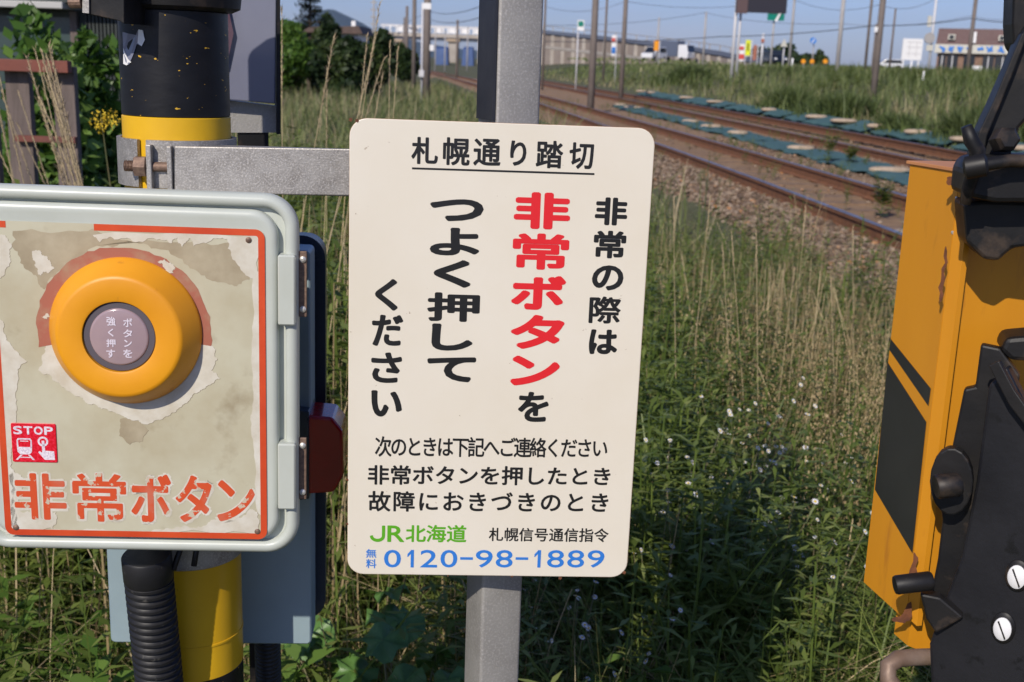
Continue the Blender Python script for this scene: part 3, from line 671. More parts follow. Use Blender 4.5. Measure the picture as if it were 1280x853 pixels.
# named tall dry stalks with seed heads
def dry_stalk(label, group, foot, tip, curve=.05, head=.16, plume=False, seed=0):
    r_ = random.Random(seed); o = empty('dry_grass_stalk', label, 'dry grass', foot, group); d = Vector(tip) - Vector(foot); side = Vector((-d.z, 0, d.x)).normalized() * (-1 if curve < 0 else 1)
    P = [d * t + side * abs(curve) * d.length * math.sin(math.pi * t * .5) * t for t in [i / 8 for i in range(9)]]
    MB().tube(P, [.0022 - .0014 * i / 8 for i in range(9)], 5).build('stem', M_DSTEM, o, smooth=True)
    hb = MB()
    n = int(head * 260)
    for k in range(n):
        t = 1 - head * (k / n); i = min(int(t * 8), 7); f = t * 8 - i; p = P[i].lerp(P[i + 1], f); ax = (P[i+1] - P[i]).normalized()
        a = r_.random() * 6.28; out_ = Vector((math.cos(a), math.sin(a) , 0)); out_ = (out_ - ax * out_.dot(ax)).normalized(); l = r_.uniform(.008, .015) * (1.5 if plume else 1); b = p + out_ * .002 + ax * 0
        tipp = b + ax * l + out_ * l * (.5 if plume else .25); wv = ax.cross(out_) * .0016
        hb.poly([b, b + wv + ax * l * .4, tipp, b - wv + ax * l * .4], [(0, 1, 2, 3)])
    hb.build('seed_head', M_SEED, o, fix=False, kind='stuff'); return o
def stalk_px(label, group, x0, y0, x1, y1, Y, **k):
    tip = at(x1, y1, Y); low = at(x0, y0, Y); d = low - tip; tt = (tip.z + .02) / max(tip.z - low.z, .05); foot = tip + d * tt
    foot = Vector((tip.x + (foot.x - tip.x) * .8, Y, float(gz(tip.x, Y)))); return dry_stalk(label, group, foot, tip, **k)
sk = 0
for (x0, y0, x1, y1, Y, cv, pl) in ((440, 150, 470, 45, 2.6, .0, False), (480, 150, 517, 18, 2.8, .05, True), (515, 150, 528, 62, 3.0, .04, False), (523, 150, 533, 60, 3.0, .06, False), (527, 150, 551, 72, 2.9, .12, True),
        (366, 145, 370, 15, 2.7, .02, True), (372, 150, 391, 44, 2.7, .10, True), (352, 160, 366, 68, 2.6, .08, False), (408, 150, 432, 55, 2.9, .02, True), (478, 150, 508, 85, 3.1, .04, True), (497, 150, 512, 100, 3.2, .05, True), (425, 150, 428, 92, 3.3, .03, True)):
    stalk_px('thin tan grass stalk with seed head rising above the top edge of the sign', 'tall dry stalks left of the sign post', x0, y0, x1, y1, Y, curve=cv, head=.14 if pl else .08, plume=pl, seed=sk); sk += 1
for k in range(15):
    x1 = random.uniform(48, 82); stalk_px('bleached tan grass stalk leaning left in the bunch before the plank fence', 'bunch of leaning stalks at the left', x1 + random.uniform(38, 62), 235, x1, 55 + random.uniform(0, 70), 2.5 + random.random() * .4, curve=.02, head=.2, plume=k % 3 == 0, seed=sk); sk += 1
for (x1, y1) in ((2, 48), (6, 60), (18, 68), (78, 65), (20, 110), (42, 112), (15, 178), (38, 150)):
    stalk_px('thin tan grass stalk standing apart at the far left', 'scattered stalks at the far left', x1 + random.uniform(25, 45), 235, x1, y1, 2.7 + random.random(), curve=.03, head=.18, seed=sk); sk += 1
for (x1, y1) in ((952, 290), (1000, 262), (975, 330), (905, 305), (867, 250), (878, 245), (1013, 340), (935, 290), (1071, 285), (1040, 345)):
    stalk_px('straw coloured stalk reaching in front of the ballast between sign and yellow case', 'tall dry stalks right of the sign', x1 - random.uniform(-12, 22), 430, x1, y1, 3.4 + random.random() * .8, curve=random.uniform(-.05, .08), head=.12, seed=sk); sk += 1

# white asters
def aster_proto(seed):
    r_ = random.Random(seed); o = empty('aster_plant', 'x', 'wildflower'); st = MB(); tips = []; H = .62
    main = [Vector((0, 0, 0)), Vector((.02, 0, H * .35)), Vector((.03, .01, H * .6))]; st.tube(main, [.003, .0025, .002], 5)
    for k in range(9):
        a = r_.random() * 6.28; s = main[1].lerp(main[2], r_.random()); l = r_.uniform(.12, .3); e = s + Vector((math.cos(a) * l * .5, math.sin(a) * l * .5, l)); st.tube([s, s.lerp(e, .5) + Vector((math.cos(a) * .02, math.sin(a) * .02, 0)), e], [.0016, .0013, .001], 4); tips.append(e)
    st.build('stem', M_STEM, o, smooth=True)
    V, T = weed_proto(seed, H * .9, 40, .07, .010, 6); foliage('foliage', V, T, M_LEAF, o)
    for e in tips:
        f = petal_me; fo = add('flower_head', f, None, o); fo.location = e; fo.rotation_euler = (r_.uniform(.1, 1.1), 0, r_.uniform(-1.5, 1.5)); fo.scale = (r_.uniform(.5, .8),) * 3
        c = add('flower_centre', centre_me, None, fo)
    return o
pm = MB(); NP = 18
for k in range(NP):
    a = 2 * math.pi * k / NP; d = Vector((math.cos(a), math.sin(a), 0)); s = Vector((-d.y, d.x, 0)); pm.poly([d * .0025, d * .007 + s * .0011 + Vector((0, 0, .0008)), d * .0115 + Vector((0, 0, .0003 * (k % 3))), d * .007 - s * .0011 + Vector((0, 0, .0008))], [(0, 1, 2, 3)])
petal_me = pm.mesh('petals'); petal_me.materials.append(M_PETAL)
centre_me = MB().lathe([(.0035, 0), (.0038, .001), (.0025, .0022), (.0005, .0026)], 8).mesh('centre'); centre_me.materials.append(M_YEL_FL)
ap = [aster_proto(70 + i) for i in range(4)]
aster_spots = [(935, 500, 3.1, 'tallest, sunlit, in the middle of the gap'), (925, 520, 3.0, 'close beside the tallest one'), (955, 545, 2.9, 'just right of and below the tallest one'), (1018, 575, 2.9, 'nearest the black stripes of the yellow case'), (1000, 570, 3.1, 'second nearest to the black stripes'), (820, 560, 2.6, 'touching the right edge of the sign at mid height'), (812, 600, 2.5, 'right of the small black text lines of the sign'), (835, 640, 2.4, 'right of the green text of the sign'), (890, 560, 2.8, 'left of the tallest one'), (905, 600, 2.7, 'below the tallest one in half shade'), (960, 610, 2.5, 'in the sunny weeds halfway to the yellow case'), (985, 640, 2.4, 'beside the lower corner of the yellow case'), (860, 540, 3.0, 'farther back between sign and gap'), (1010, 690, 2.3, 'low down near the bottom tip of the yellow case'), (700, 740, 2.3, 'under the sign right of the post'), (725, 755, 2.1, 'lowest one, in the shade under the sign'), (760, 760, 2.1, 'in shade below the bottom right corner of the sign'), (875, 610, 2.5, 'in the shade right of the phone number'), (1035, 700, 2.4, 'closest to the bent pipe')]
for i, (x, y, Y, d) in enumerate(aster_spots):
    p = at(x, y, Y); o = ap[i] if i < 4 else copy_tree(ap[i % 4]); g = float(gz(p.x, Y)); sc = max((p.z - g + .05) / .62, .55)
    o.location = (p.x, Y, g); o.scale = (sc,) * 3; o.rotation_euler = (0, 0, (-.3, .4, 1.1, 2.0)[i % 4])
    if d: o['label'] = 'small-flowered white aster, ' + d
    else: o['label'] = 'white aster plant with small daisy flowers among the verge grass'
    o['group'] = 'white asters in the verge'
# tiny umbel of whitish flowers near the case, goldenrod at far left
def goldenrod(loc):
    o = empty('goldenrod_plant', 'yellow flowering goldenrod left of the striped pole', 'wildflower', loc); MB().tube([(0, 0, 0), (.01, 0, .5), (-.03, 0, .95)], [.003, .0025, .0012], 5).build('stem', M_STEM, o)
    V, T = leaf_cloud(-.02, 0, .93, .045, .03, .07, 200, .0045, 3, 8); foliage('flower_spray', V, T * 0 + .5, M_YEL_FL, o); V, T = weed_proto(9, .85, 40, .08, .014, 0); foliage('foliage', V, T, M_LEAF, o)
p = at(130, 148, 3.4); goldenrod((p.x + .02, 3.4, p.z - .93))
# broad butterbur leaves at the foot
def broad_plant(label, x, y, Y, n, s_, seed):
    r_ = random.Random(seed); p = at(x, y, Y); g = float(gz(p.x, Y)); o = empty('broad_leaf_plant', label, 'plant', (p.x, Y, g), 'broad leaved plants under the sign')
    for k in range(n):
        a = r_.random() * 6.28; rad = r_.uniform(.03, .12); hz = (p.z - g) * r_.uniform(.75, 1.1); c = Vector((math.cos(a) * rad, math.sin(a) * rad, hz)); st = MB().tube([(0, 0, 0), c * .6 + Vector((0, 0, .02)), c], [.003, .0025, .002], 5)
        mb = MB(); q = [Vector((0, 0, 0))]; m_ = 18; R0 = s_ * r_.uniform(.7, 1.15)
        for ring in (.55, 1.0):
            for j in range(m_):
                t = 2 * math.pi * j / m_; rd = R0 * ring * (1 - .42 * math.exp(-((t - math.pi) / .35) ** 2)) * (1 + .05 * math.sin(t * 7)) ; q.append(Vector((rd * math.cos(t), rd * math.sin(t) * .95, -.12 * rd * ring + .012 * math.sin(t * 5) * ring)))
        F = [(0, 1 + j, 1 + (j + 1) % m_) for j in range(m_)] + [(1 + j, 1 + m_ + j, 1 + m_ + (j + 1) % m_, 1 + (j + 1) % m_) for j in range(m_)]
        mb.poly(q, F); lf = mb.build('leaf', M_BROAD2, o, smooth=True, fix=False); lf.location = c; lf.rotation_euler = (r_.uniform(-.2, .9), r_.uniform(-.4, .4), r_.random() * 6.28)
        st.build('leaf_stalk', M_STEM, o, smooth=True)
M_BROAD2 = mat('butterbur_leaf', (.10, .20, .045), (.07, .15, .03), 14, .45, bump=.002, bscale=60)
broad_plant('butterbur plant with round leaves right of the blue-grey cabinet', 440, 765, 2.1, 6, .045, 1)
broad_plant('butterbur plant with one flat heart-shaped leaf between cabinet and post', 500, 785, 2.05, 4, .05, 2)
broad_plant('butterbur plant half hidden at the bottom edge by the post', 495, 850, 1.9, 5, .045, 3)

# ---------------------------------------------------------------- lettering
def strip_glyph(path, wd):
    P = [Vector(p) for p in path]; L, Rr = [], []
    for i, p in enumerate(P):
        d = (P[min(i+1, len(P)-1)] - P[max(i-1, 0)]).normalized(); n_ = Vector((-d.y, d.x)) * wd / 2; L.append((*(p + n_), 0)); Rr.append((*(p - n_), 0))
    n_ = len(P); return np.array(L + Rr), [(i, n_ + i, n_ + i + 1, i + 1) for i in range(n_ - 1)]
_tc = {'1': (np.array([(0, .60, 0), (.62, .84, 0), (.62, 1, 0), (0, .76, 0), (.55, 0, 0), (1, 0, 0), (1, 1, 0), (.55, 1, 0)], float), [(0, 1, 2, 3), (4, 5, 6, 7)]),
       'J': strip_glyph([(.86, 1), (.86, .36)] + [(.47 + .39 * math.cos(R(a)), .36 - .28 * math.sin(R(a))) for a in range(20, 181, 20)], .15)}
def glyph(ch):
    if ch not in _tc:
        c = bpy.data.curves.new('t', 'FONT'); c.body = ch; c.resolution_u = 4; o = bpy.data.objects.new('t', c); COL.objects.link(o)
        me = bpy.data.meshes.new_from_object(o.evaluated_get(bpy.context.evaluated_depsgraph_get()))
        V = np.array([v.co[:] for v in me.vertices]); F = [tuple(p.vertices) for p in me.polygons]
        bpy.data.objects.remove(o); bpy.data.curves.remove(c); bpy.data.meshes.remove(me); _tc[ch] = (V, F)
    return _tc[ch]
def put(mb, ch, u0, u1, v0, v1, z, rx=0, ry=0, K=10, jit=0):
    V, F = glyph(ch); lo, hi = V.min(0), V.max(0); s = hi - lo; s[s == 0] = 1
    W = (V - lo) / s; W[:, 0] = u0 + rx + W[:, 0] * (u1 - u0 - 2 * rx); W[:, 1] = v0 + ry + W[:, 1] * (v1 - v0 - 2 * ry)
    for k in range(K + 1 if (rx or ry) else 1):
        a = 2 * math.pi * k / K; m_ = 0 if k == K or not (rx or ry) else 1
        Q = W.copy(); Q[:, 0] += m_ * rx * math.cos(a); Q[:, 1] += m_ * ry * math.sin(a); Q[:, 2] = z + k * 7e-6
        if jit: Q[:, :2] += rng.normal(0, jit, (len(Q), 2))
        mb.poly(Q.tolist(), F)
PX = 1.2 / 1453
def put_px(mb, fr, ch, x0, y0, x1, y1, z, rx=0, ry=0, **k):
    cx, cy = (x0 + x1) / 2, (y0 + y1) / 2; l, r_ = fr.loc(x0, cy, z), fr.loc(x1, cy, z); t, b = fr.loc(cx, y0, z), fr.loc(cx, y1, z); c = (l + r_) / 2; m_ = (t.y + b.y) / 2; cu = (t.x + b.x) / 2
    w_, h_ = (r_ - l).length, (t - b).length
    put(mb, ch, cu - w_ / 2, cu + w_ / 2, m_ - h_ / 2, m_ + h_ / 2, z, rx * PX, ry * PX, **k)
def quad_px(mb, fr, pts, z0, z1): 
    q = [fr.loc(x, y, z1) for x, y in pts]; mb.prism(q, z0, z1)

# ---------------------------------------------------------------- white sign
SF = Frame(at(628, 434, 1.20), 3.4)
c4 = [SF.loc(*p) for p in ((438, 147), (820, 161), (783, 722), (433, 718))]
sw = ((c4[1] - c4[0]).length + (c4[2] - c4[3]).length) / 2; sh = ((c4[0] - c4[3]).length + (c4[1] - c4[2]).length) / 2
cc = sum(c4, Vector((0, 0))) / 4
SF.o = SF.w(cc.x, cc.y); td = ((c4[1] - c4[0]) + (c4[2] - c4[3])); SFT = math.degrees(math.atan2(td.y, td.x)); SF = Frame(SF.o, 3.4, SFT)
print('sign', sw, sh, SFT)
sign = empty('notice_sign', 'cream white metal notice sign with black and red Japanese text on the steel post', 'sign', matrix=SF.mat())
MB().loft(sw, sh, .018, [(.0, -.0022), (0, -.0006)], n=8).build('sign_edge', M_RUSTEDGE, sign)
MB().loft(sw - .0006, sh - .0006, .0178, [(0, -.00055), (0, -.0003), (.0006, 0)], n=8).build('plate', M_SIGNW, sign)
z = .00025
T1 = MB()
for ch, b in zip('札幌通り踏切', ((514.2,171.5,547.6,205.5), (553.7,172,587.4,207), (591.8,173.5,626.1,207.6), (637.7,176,658,207.6), (670,176,704,210.6), (711.5,178.3,742.1,211.6))): put_px(T1, SF, ch, *b, z, .85, .85)
T1.build('title_lettering', M_BLACKINK, sign, fix=False)
TU = MB(); quad_px(TU, SF, ((515, 209.4), (743, 216.6), (743, 219.0), (515, 211.8)), .0001, .00028); TU.build('underline', M_BLACKINK, sign)
for col_ in (
    (('つ', (537.3,249,604.7,277), 2.6, 1.9), ('よ', (537.3,284.8,599.6,319.8), 2.5, 1.7), ('く', (541.8,324.9,589,359.6), 2.8, 2.2), ('押', (533.8,366,599.8,402.3), 2.3, 1.3), ('し', (539.4,404.9,591.1,438.7), 2.6, 1.9), ('て', (533.8,446.2,594.9,477.7), 2.2, 1.9),),
    (('く', (468.6,348.6,497.5,388.5), 2.0, 1.6), ('だ', (464.9,393.6,504,433), 1.7, 1.4), ('さ', (463.9,440.6,502.5,478.9), 1.7, 1.5), ('い', (463.9,488.2,502.5,521.2), 2.0, 1.6),),
    (('を', (647.4,490,686,527.6), 1.7, 1.5),),
    (('非', (743.8,247,784.3,281.9), 1.7, 1.3), ('常', (742,288.6,782.5,323.2), 1.5, 1.2), ('の', (740,331.8,779.4,363.3), 1.6, 1.4), ('際', (736.3,370.8,776,404.6), 1.2, .9), ('は', (736.3,412,772,443.2), 1.7, 1.5),),
    ):
    T2 = MB()
    for ch, b, rx, ry in col_: put_px(T2, SF, ch, *b, z, rx, ry)
    T2.build('column_lettering', M_BLACKINK, sign, fix=False)
T3 = MB()
for ch, b, rx, ry in (('非', (642.5,240.6,713,286.8), 3.1, 2.0), ('常', (640.7,292,711.2,337.4), 2.4, 1.6), ('ボ', (638.8,344.5,707.4,387.7), 3.0, 2.3), ('タ', (638,393.7,705.6,436.8), 3.0, 2.3), ('ン', (637.7,445,699.9,482.6), 3.2, 2.5)): put_px(T3, SF, ch, *b, z, rx, ry)
T3.build('red_lettering', M_REDINK, sign, fix=False)
def line(name, s, x0, yl0, yl1, x1, yr0, yr1, rx, ry, mt, gap=.1, widths=None):
    mb = MB(); n = len(s); ws = widths or [1] * n; tot = sum(ws); a = 0
    for i, ch in enumerate(s):
        f0, f1 = a / tot, (a + ws[i]) / tot; a += ws[i]; g = gap * (f1 - f0) * .5
        V, F = glyph(ch); asp = (V[:, 1].max() - V[:, 1].min()); full = glyph('閣')[0]; fh = full[:, 1].max() - full[:, 1].min(); fy0 = full[:, 1].min(); fw = full[:, 0].max() - full[:, 0].min(); fx0 = full[:, 0].min()
        X0, X1 = x0 + (x1 - x0) * (f0 + g), x0 + (x1 - x0) * (f1 - g); fm = (f0 + f1) / 2; Y0, Y1 = yl0 + (yr0 - yl0) * fm, yl1 + (yr1 - yl1) * fm
        if ord(ch) > 0x2000:   # keep the glyph's own place inside its square
            bx0, bx1 = (V[:, 0].min() - fx0) / fw, (V[:, 0].max() - fx0) / fw; by0, by1 = (V[:, 1].min() - fy0) / fh, (V[:, 1].max() - fy0) / fh
            X0, X1 = X0 + (X1 - X0) * bx0, X0 + (X1 - X0) * bx1; Y0, Y1 = Y1 - (Y1 - Y0) * by1, Y1 - (Y1 - Y0) * by0
        elif ch == '-': Yc = (Y0 + Y1) / 2; Y0, Y1 = Yc - 1.9, Yc + 1.3
        elif ch == '1': w1_ = X1 - X0; X0 += w1_ * .26; X1 -= w1_ * .26
        put_px(mb, SF, ch, X0, Y0, X1, Y1, z, rx, ry, K=8)
    return mb.build(name, mt, sign, fix=False)
line('contact_lettering', '次のときは下記へご連絡ください', 469.5, 546.5, 571, 759.5, 549.5, 572.5, .45, .5, M_BLACKINK, .02)
line('contact_lettering', '非常ボタンを押したとき', 459, 582.5, 606, 766.5, 585, 607.5, .65, .65, M_BLACKINK, .12)
line('contact_lettering', '故障におきづきのとき', 459, 615, 639.5, 765, 617, 641, .65, .65, M_BLACKINK, .18)
line('green_lettering', 'JR北海道', 461, 657, 677.5, 583.5, 657.5, 678.5, .6, .6, M_GREENINK, .12, [.85, .95, 1, 1, 1])
line('office_lettering', '札幌信号通信指令', 611, 660.5, 676.5, 761, 661.5, 678, .35, .35, M_BLACKINK, .14)
line('phone_number', '0120-98-1889', 478, 687.5, 709.5, 757.5, 688, 709.8, .3, .3, M_BLUEINK, .16, [1, .8, 1, 1, .75, 1, 1, .75, .8, 1, 1, 1])
T4 = MB(); put_px(T4, SF, '無', 457.5, 686.5, 470.6, 697.5, z, .25, .25, K=6); put_px(T4, SF, '料', 457.5, 699, 470.6, 710.6, z, .25, .25, K=6); T4.build('free_call_lettering', M_BLUEINK, sign, fix=False)
# rust nicks on the rim
nk = MB()
for (x, y, s_) in ((434, 600, .9), (433.5, 570, .5), (434, 655, .8), (446, 151, 1.3), (700, 723, 1.3), (780, 716, 1.4), (560, 720, .6), (640, 721, .7), (438, 150, 1.3)):
    c = SF.loc(x, y); q = jag([(c.x + math.cos(a) * s_ * .0016, c.y + math.sin(a) * s_ * .0016) for a in (0, 1.2, 2.4, 3.8, 5)], .3, 2, int(x)); nk.prism(q, -.0004, .00022)
nk.build('rust_chips', M_RUST, sign, fix=False)

# ---------------------------------------------------------------- steel post behind the sign
PF = Frame(at(650, 75, 1.255), 20)
post = empty('sign_post', 'square galvanised steel post standing behind the white notice sign', 'post', (PF.o.x, PF.o.y, 0)); post.rotation_euler = (0, 0, R(20))
W_, D_ = .050, .062
mb = MB().loft(W_, D_, .004, [(0, -.1), (0, 1.78)], n=4, cy=D_ / 2 - .0); o = mb.build('post_shaft', M_GALV2, post, smooth=False, auto=40)
MB().box((-W_/2 - .0035, .001, at(600, 150, 1.26).z), (-W_/2 - .0006, D_ - .006, 1.775)).build('painted_shade_strip', mat('dark_navy_shade', (.018, .02, .028), (.03, .032, .04), 20, .45), post)  # shade on the post's upper left face, painted as a thin dark strip

# ---------------------------------------------------------------- striped pole
PXc, PYc, PR = at(218.5, 80, 1.32).x, 1.32, .0585
pole = empty('striped_pole', 'thick black and yellow striped steel pole carrying the button box', 'pole', (PXc, PYc, 0))
def zpx(x, y, Y): return at(x, y, Y).z
yF = PYc - PR
zb = [zpx(218, 148, yF), zpx(240, 700, yF), zpx(265, 856, yF)]
def cyl(name, z0, z1, r_, mt, bev=.001): return MB().lathe([(r_ - bev, z0), (r_, z0 + bev), (r_, z1 - bev), (r_ - bev, z1)], 48).build(name, mt, pole, auto=40)
cyl('black_band', -.1, zb[2], PR, M_BLK); cyl('yellow_band', zb[2], .98, PR + .0003, M_YEL); cyl('black_band', .98, 1.14, PR, M_BLK); cyl('yellow_band', 1.14, zb[0], PR + .0003, M_YEL)
cyl('black_band', zb[0], zpx(218, 12, yF), PR, M_BLK); cyl('galvanised_clamp', zpx(245, 714, yF), zpx(245, 690, yF) + .02, PR + .0035, M_GALV)
MB().lathe([(PR + .001, 0), (PR + .010, .004), (PR + .012, .02), (PR + .012, .10), (PR, .12)], 40, Matrix.Translation((.004, 0, zpx(218, 12, yF)))).build('black_collar', M_BLACKM, pole, auto=40)
cyl('ridge_line', zpx(265, 815, yF), zpx(265, 812, yF), PR + .0012, M_YEL, .0003)
def curved_patch(name, pts, mt):   # patch stuck to the pole surface, given by directions
    mb = MB(); q = []
    for x, y in pts:
        d = ray(x, y); c = Vector((0, 0, EYE)); a = d.x**2 + d.y**2; ox, oy = -PXc, -PYc; b = 2 * (d.x * ox + d.y * oy); cc_ = ox*ox + oy*oy - (PR + .0008) ** 2; disc = max(b*b - 4*a*cc_, 0); t = (-b - disc ** .5) / (2 * a); p = c + d * t; q.append((p.x - PXc, p.y - PYc, p.z))
    mb.poly(q, [tuple(range(len(q)))]); return mb.build(name, mt, pole, fix=False)
curved_patch('torn_sticker', [(153, 40), (160, 42), (170, 44), (172, 38), (179, 38), (181, 50), (177, 58), (171, 55), (166, 70), (161, 81), (157, 78), (154, 65)], M_GLOSS)
curved_patch('torn_sticker', [(173, 37), (178, 38), (181, 50), (177, 58), (172, 54)], M_WHITE)
curved_patch('torn_sticker', [(154, 60), (160, 74), (164, 78), (158, 82), (154, 80)], M_WHITE)

# dark bracket plate above the pole at top left
bk = Frame(at(125, 8, 1.22), -8); bt = empty('angle_bracket', 'black steel bracket plate at the top left of the striped pole', 'bracket', matrix=bk.mat())
mb = MB(); quad_px(mb, bk, ((103, -40), (155, -40), (155, 30), (148, 26), (103, 16)), -.05, 0); mb.build('plate', M_BLACKM, bt, bevel=.0008)
mb = MB(); quad_px(mb, bk, ((103, -40), (111, -40), (111, 17), (103, 16)), .0005, .003); mb.build('bare_edge', M_GALV, bt)
MB().tube([bk.loc(88, 3).to_3d(), bk.loc(103, 3).to_3d()], .006, 12).build('threaded_rod', M_BOLT, bt)

# ---------------------------------------------------------------- bracket arm with clamp
AF = Frame(at(330, 215, PYc - PR - .006), 3.4); AF = Frame(AF.o, 3.4, -.1)
arm = empty('bracket_arm', 'speckled galvanised steel arm clamped to the striped pole and holding the sign post', 'bracket', matrix=AF.mat())
mb = MB(); q0, q1, q2, q3 = [AF.loc(*p) for p in ((218, 183), (660, 190), (660, 249), (218, 241))]
# C-channel: web to the front, flanges going back
mb.prism([q3, q2, q1, q0], -.004, 0); mb.build('channel_web', M_GALV, arm, bevel=.0012)
mb = MB(); mb.box((q0.x, q0.y - .0046, -.045), (q1.x, q0.y - .0006, -.0042)); mb.build('top_flange', M_GALV, arm, bevel=.0006)
mb = MB(); mb.box((q3.x, q3.y + .0006, -.045), (q2.x, q3.y + .0046, -.0042)); mb.build('bottom_flange', M_GALV, arm, bevel=.0006)
a, b = AF.loc(208, 183), AF.loc(217, 240); mb = MB(); mb.box((a.x, b.y, -.02), (b.x - .0006, a.y, .002)); mb.build('end_plate', M_GALV, arm, bevel=.001)
a, b = AF.loc(182, 181, .002), AF.loc(191, 240, .002); mb = MB(); mb.box((a.x, b.y, -.022), (b.x, a.y, .004)); mb.build('clamp_lug', M_GALV, arm, bevel=.001)
zc0, zc1 = AF.w(0, AF.loc(190, 236).y).z, AF.w(0, AF.loc(190, 176).y).z
cb = MB()
def clampband(a0, a1, r0, r1):
    q = []; n = 24
    for k in range(n + 1):
        t = R(a0 + (a1 - a0) * k / n)
        for r_, z_ in ((r0, zc0), (r1, zc0), (r1, zc1), (r0, zc1)): q.append((math.cos(t) * r_, math.sin(t) * r_, z_))
    F = [(i*4+k, i*4+(k+1) % 4, (i+1)*4+(k+1) % 4, (i+1)*4+k) for i in range(n) for k in range(4)] + [(0, 1, 2, 3), (n*4+3, n*4+2, n*4+1, n*4)]
    return MB().poly(q, F)
inv = AF.mat().inverted()
for nm, a0, a1 in (('clamp_band', 246, 90), ('clamp_band', 256, 440)):
    m_ = clampband(a0, a1, PR + .002, PR + .0065); m_.v = [tuple(inv @ (Vector(v) + Vector((PXc, PYc, 0)))) for v in m_.v]; m_.build(nm, M_GALV, arm, auto=40)
bx, by = AF.loc(157, 207, -.008), AF.loc(208, 207, -.008)
MB().tube([(bx.x, bx.y, -.004), (by.x + .003, bx.y, -.004)], .0052, 14).build('bolt', M_BOLT, arm, auto=40)
thr = MB()
for k in range(7): thr.lathe([(.0052, 0), (.0062, .0006), (.0052, .0012)], 12, Matrix.Translation((bx.x + .0016 * k, bx.y, -.004)) @ Matrix.Rotation(R(90), 4, 'Y'))
thr.build('bolt_thread', M_BOLT, arm)
nx_ = AF.loc(167, 207, 0).x; MB().lathe([(.010, 0), (.0115, .001), (.0115, .0125), (.010, .0135)], 6, Matrix.Translation((nx_, bx.y, -.004)) @ Matrix.Rotation(R(90), 4, 'Y')).build('nut', M_BOLT, arm)

# ---------------------------------------------------------------- emergency button box
BF0 = Frame(at(165, 480, 1.13), 3.4, -.55)
pl = [BF0.loc(*p) for p in ((328, 287), (337, 674), (8, 675))]      # plate corners at the face
rim = [BF0.loc(372, 430), BF0.loc(180, 238), BF0.loc(180, 691)]
pr = (pl[0].x + pl[1].x) / 2; plw = pr - pl[2].x; plh = pl[0].y - pl[1].y; pcx = pr - plw / 2; pcy = (pl[0].y + pl[1].y) / 2
rimR = rim[0].x; rimw = 2 * (rimR - pcx); rimh = rim[1].y - rim[2].y; rcy = (rim[1].y + rim[2].y) / 2
print('box', plw, plh, rimw, rimh)
box = empty('emergency_button_box', 'pale grey-green emergency button box with orange bordered worn face', 'button box', matrix=BF0.mat())
DP = .02    # door depth
MB().loft(rimw - .030, rimh - .040, .030, [(0, -.115), (0, -.016)], cx=pcx, cy=rcy, n=8).build('box_body', M_BOXW, box, auto=40)
MB().loft(rimw, rimh, .034, [(0, -.016), (0, -.007), (.002, -.0035), (.005, -.0015), (.009, -.0015), (.0125, -.004), (.0135, -.012)], cx=pcx, cy=rcy, n=10).build('door', M_BOXW, box, auto=50)
MB().loft(rimw - .040, rimh - .032, .026, [(0, -.012), (.0, -.003), (.0025, -.0004), (.006, .0004), (.009, .0)], cx=pcx, cy=rcy, n=10).build('door_panel', M_BOXW, box, auto=50)
MB().loft(plw, plh, .009, [(0, .0004), (0, .0010)], cx=pcx, cy=pcy, n=6).build('face_plate', M_FILM, box)
F_ = 'n'
def ppoly(name, pts, z_, mt, amp=.18, lev=4, seed=1):
    q = jag([BF0.loc(x, y, z_) for x, y in pts], amp, lev, seed, .012); q = [Vector((min(max(p.x, pcx - plw / 2 + .0005), pcx + plw / 2 - .0005), min(max(p.y, pcy - plh / 2 + .0005), pcy + plh / 2 - .0005))) for p in q]
    if name == 'peeled_patch':
        te = MB(); te.prism([(min(p.x + .00045, pcx + plw / 2 - .0003), max(p.y - .00035, pcy - plh / 2 + .0003)) for p in q], .0009, z_ - .00003); te.build('torn_edge', M_TORN, box, fix=False)  # darker copy of the patch, shifted to the lower right
    mb = MB(); n = len(q); mb.prism([(p.x, p.y) for p in q], .00095, z_); return mb.build(name, mt, box, fix=False)
# stains then bare patches then printing
ppoly('stain', [(16, 289), (110, 289), (150, 300), (220, 303), (290, 303), (300, 325), (312, 350), (290, 356), (262, 350), (235, 332), (200, 312), (158, 304), (110, 312), (72, 340), (56, 362), (47, 350), (30, 335), (16, 310)], .00108, M_STAIN, .25, 3, 21)
ppoly('peeled_patch', [(52, 446), (48, 463), (74, 479), (100, 496), (127, 511.6), (160, 524), (186, 530), (205, 522), (220, 515), (238, 498), (256, 486), (275, 474), (264, 463), (271.6, 450), (264.7, 432), (252, 405), (158, 414), (62, 420)], .00114, M_PEEL, .20, 4, 2)
ppoly('peeled_patch', [(-8, 292), (6, 294), (13, 304), (12, 322), (4, 345), (-8, 350)], .00113, M_PEEL, .25, 4, 3)
ppoly('peeled_patch', [(-8, 395), (4, 402), (8, 425), (22, 440), (34, 452), (22, 462), (21, 500), (16, 540), (14, 575), (19, 640), (24, 664), (6, 670), (-4, 560), (-10, 480)], .00113, M_PEEL, .14, 4, 4)
ppoly('peeled_patch', [(116, 294), (125, 303), (140, 297), (170, 303), (200, 299), (215, 304), (222, 297), (228, 309), (236, 298), (242, 308), (262, 302), (284, 299), (290, 322), (300, 334), (311, 346), (322, 350), (324, 294)], .00113, M_PEEL, .2, 3, 5)
ppoly('peeled_patch', [(314, 340), (316, 420), (317, 500), (313, 520), (317, 560), (319, 600), (322, 640), (332, 655), (330, 560), (327, 440), (325, 340)], .00112, M_PEEL, .10, 3, 15)
ppoly('peeled_patch', [(45, 312), (52, 318), (60, 325), (68, 336), (60, 342), (50, 345), (46, 335), (40, 318)], .00116, M_PEEL, .35, 4, 6)
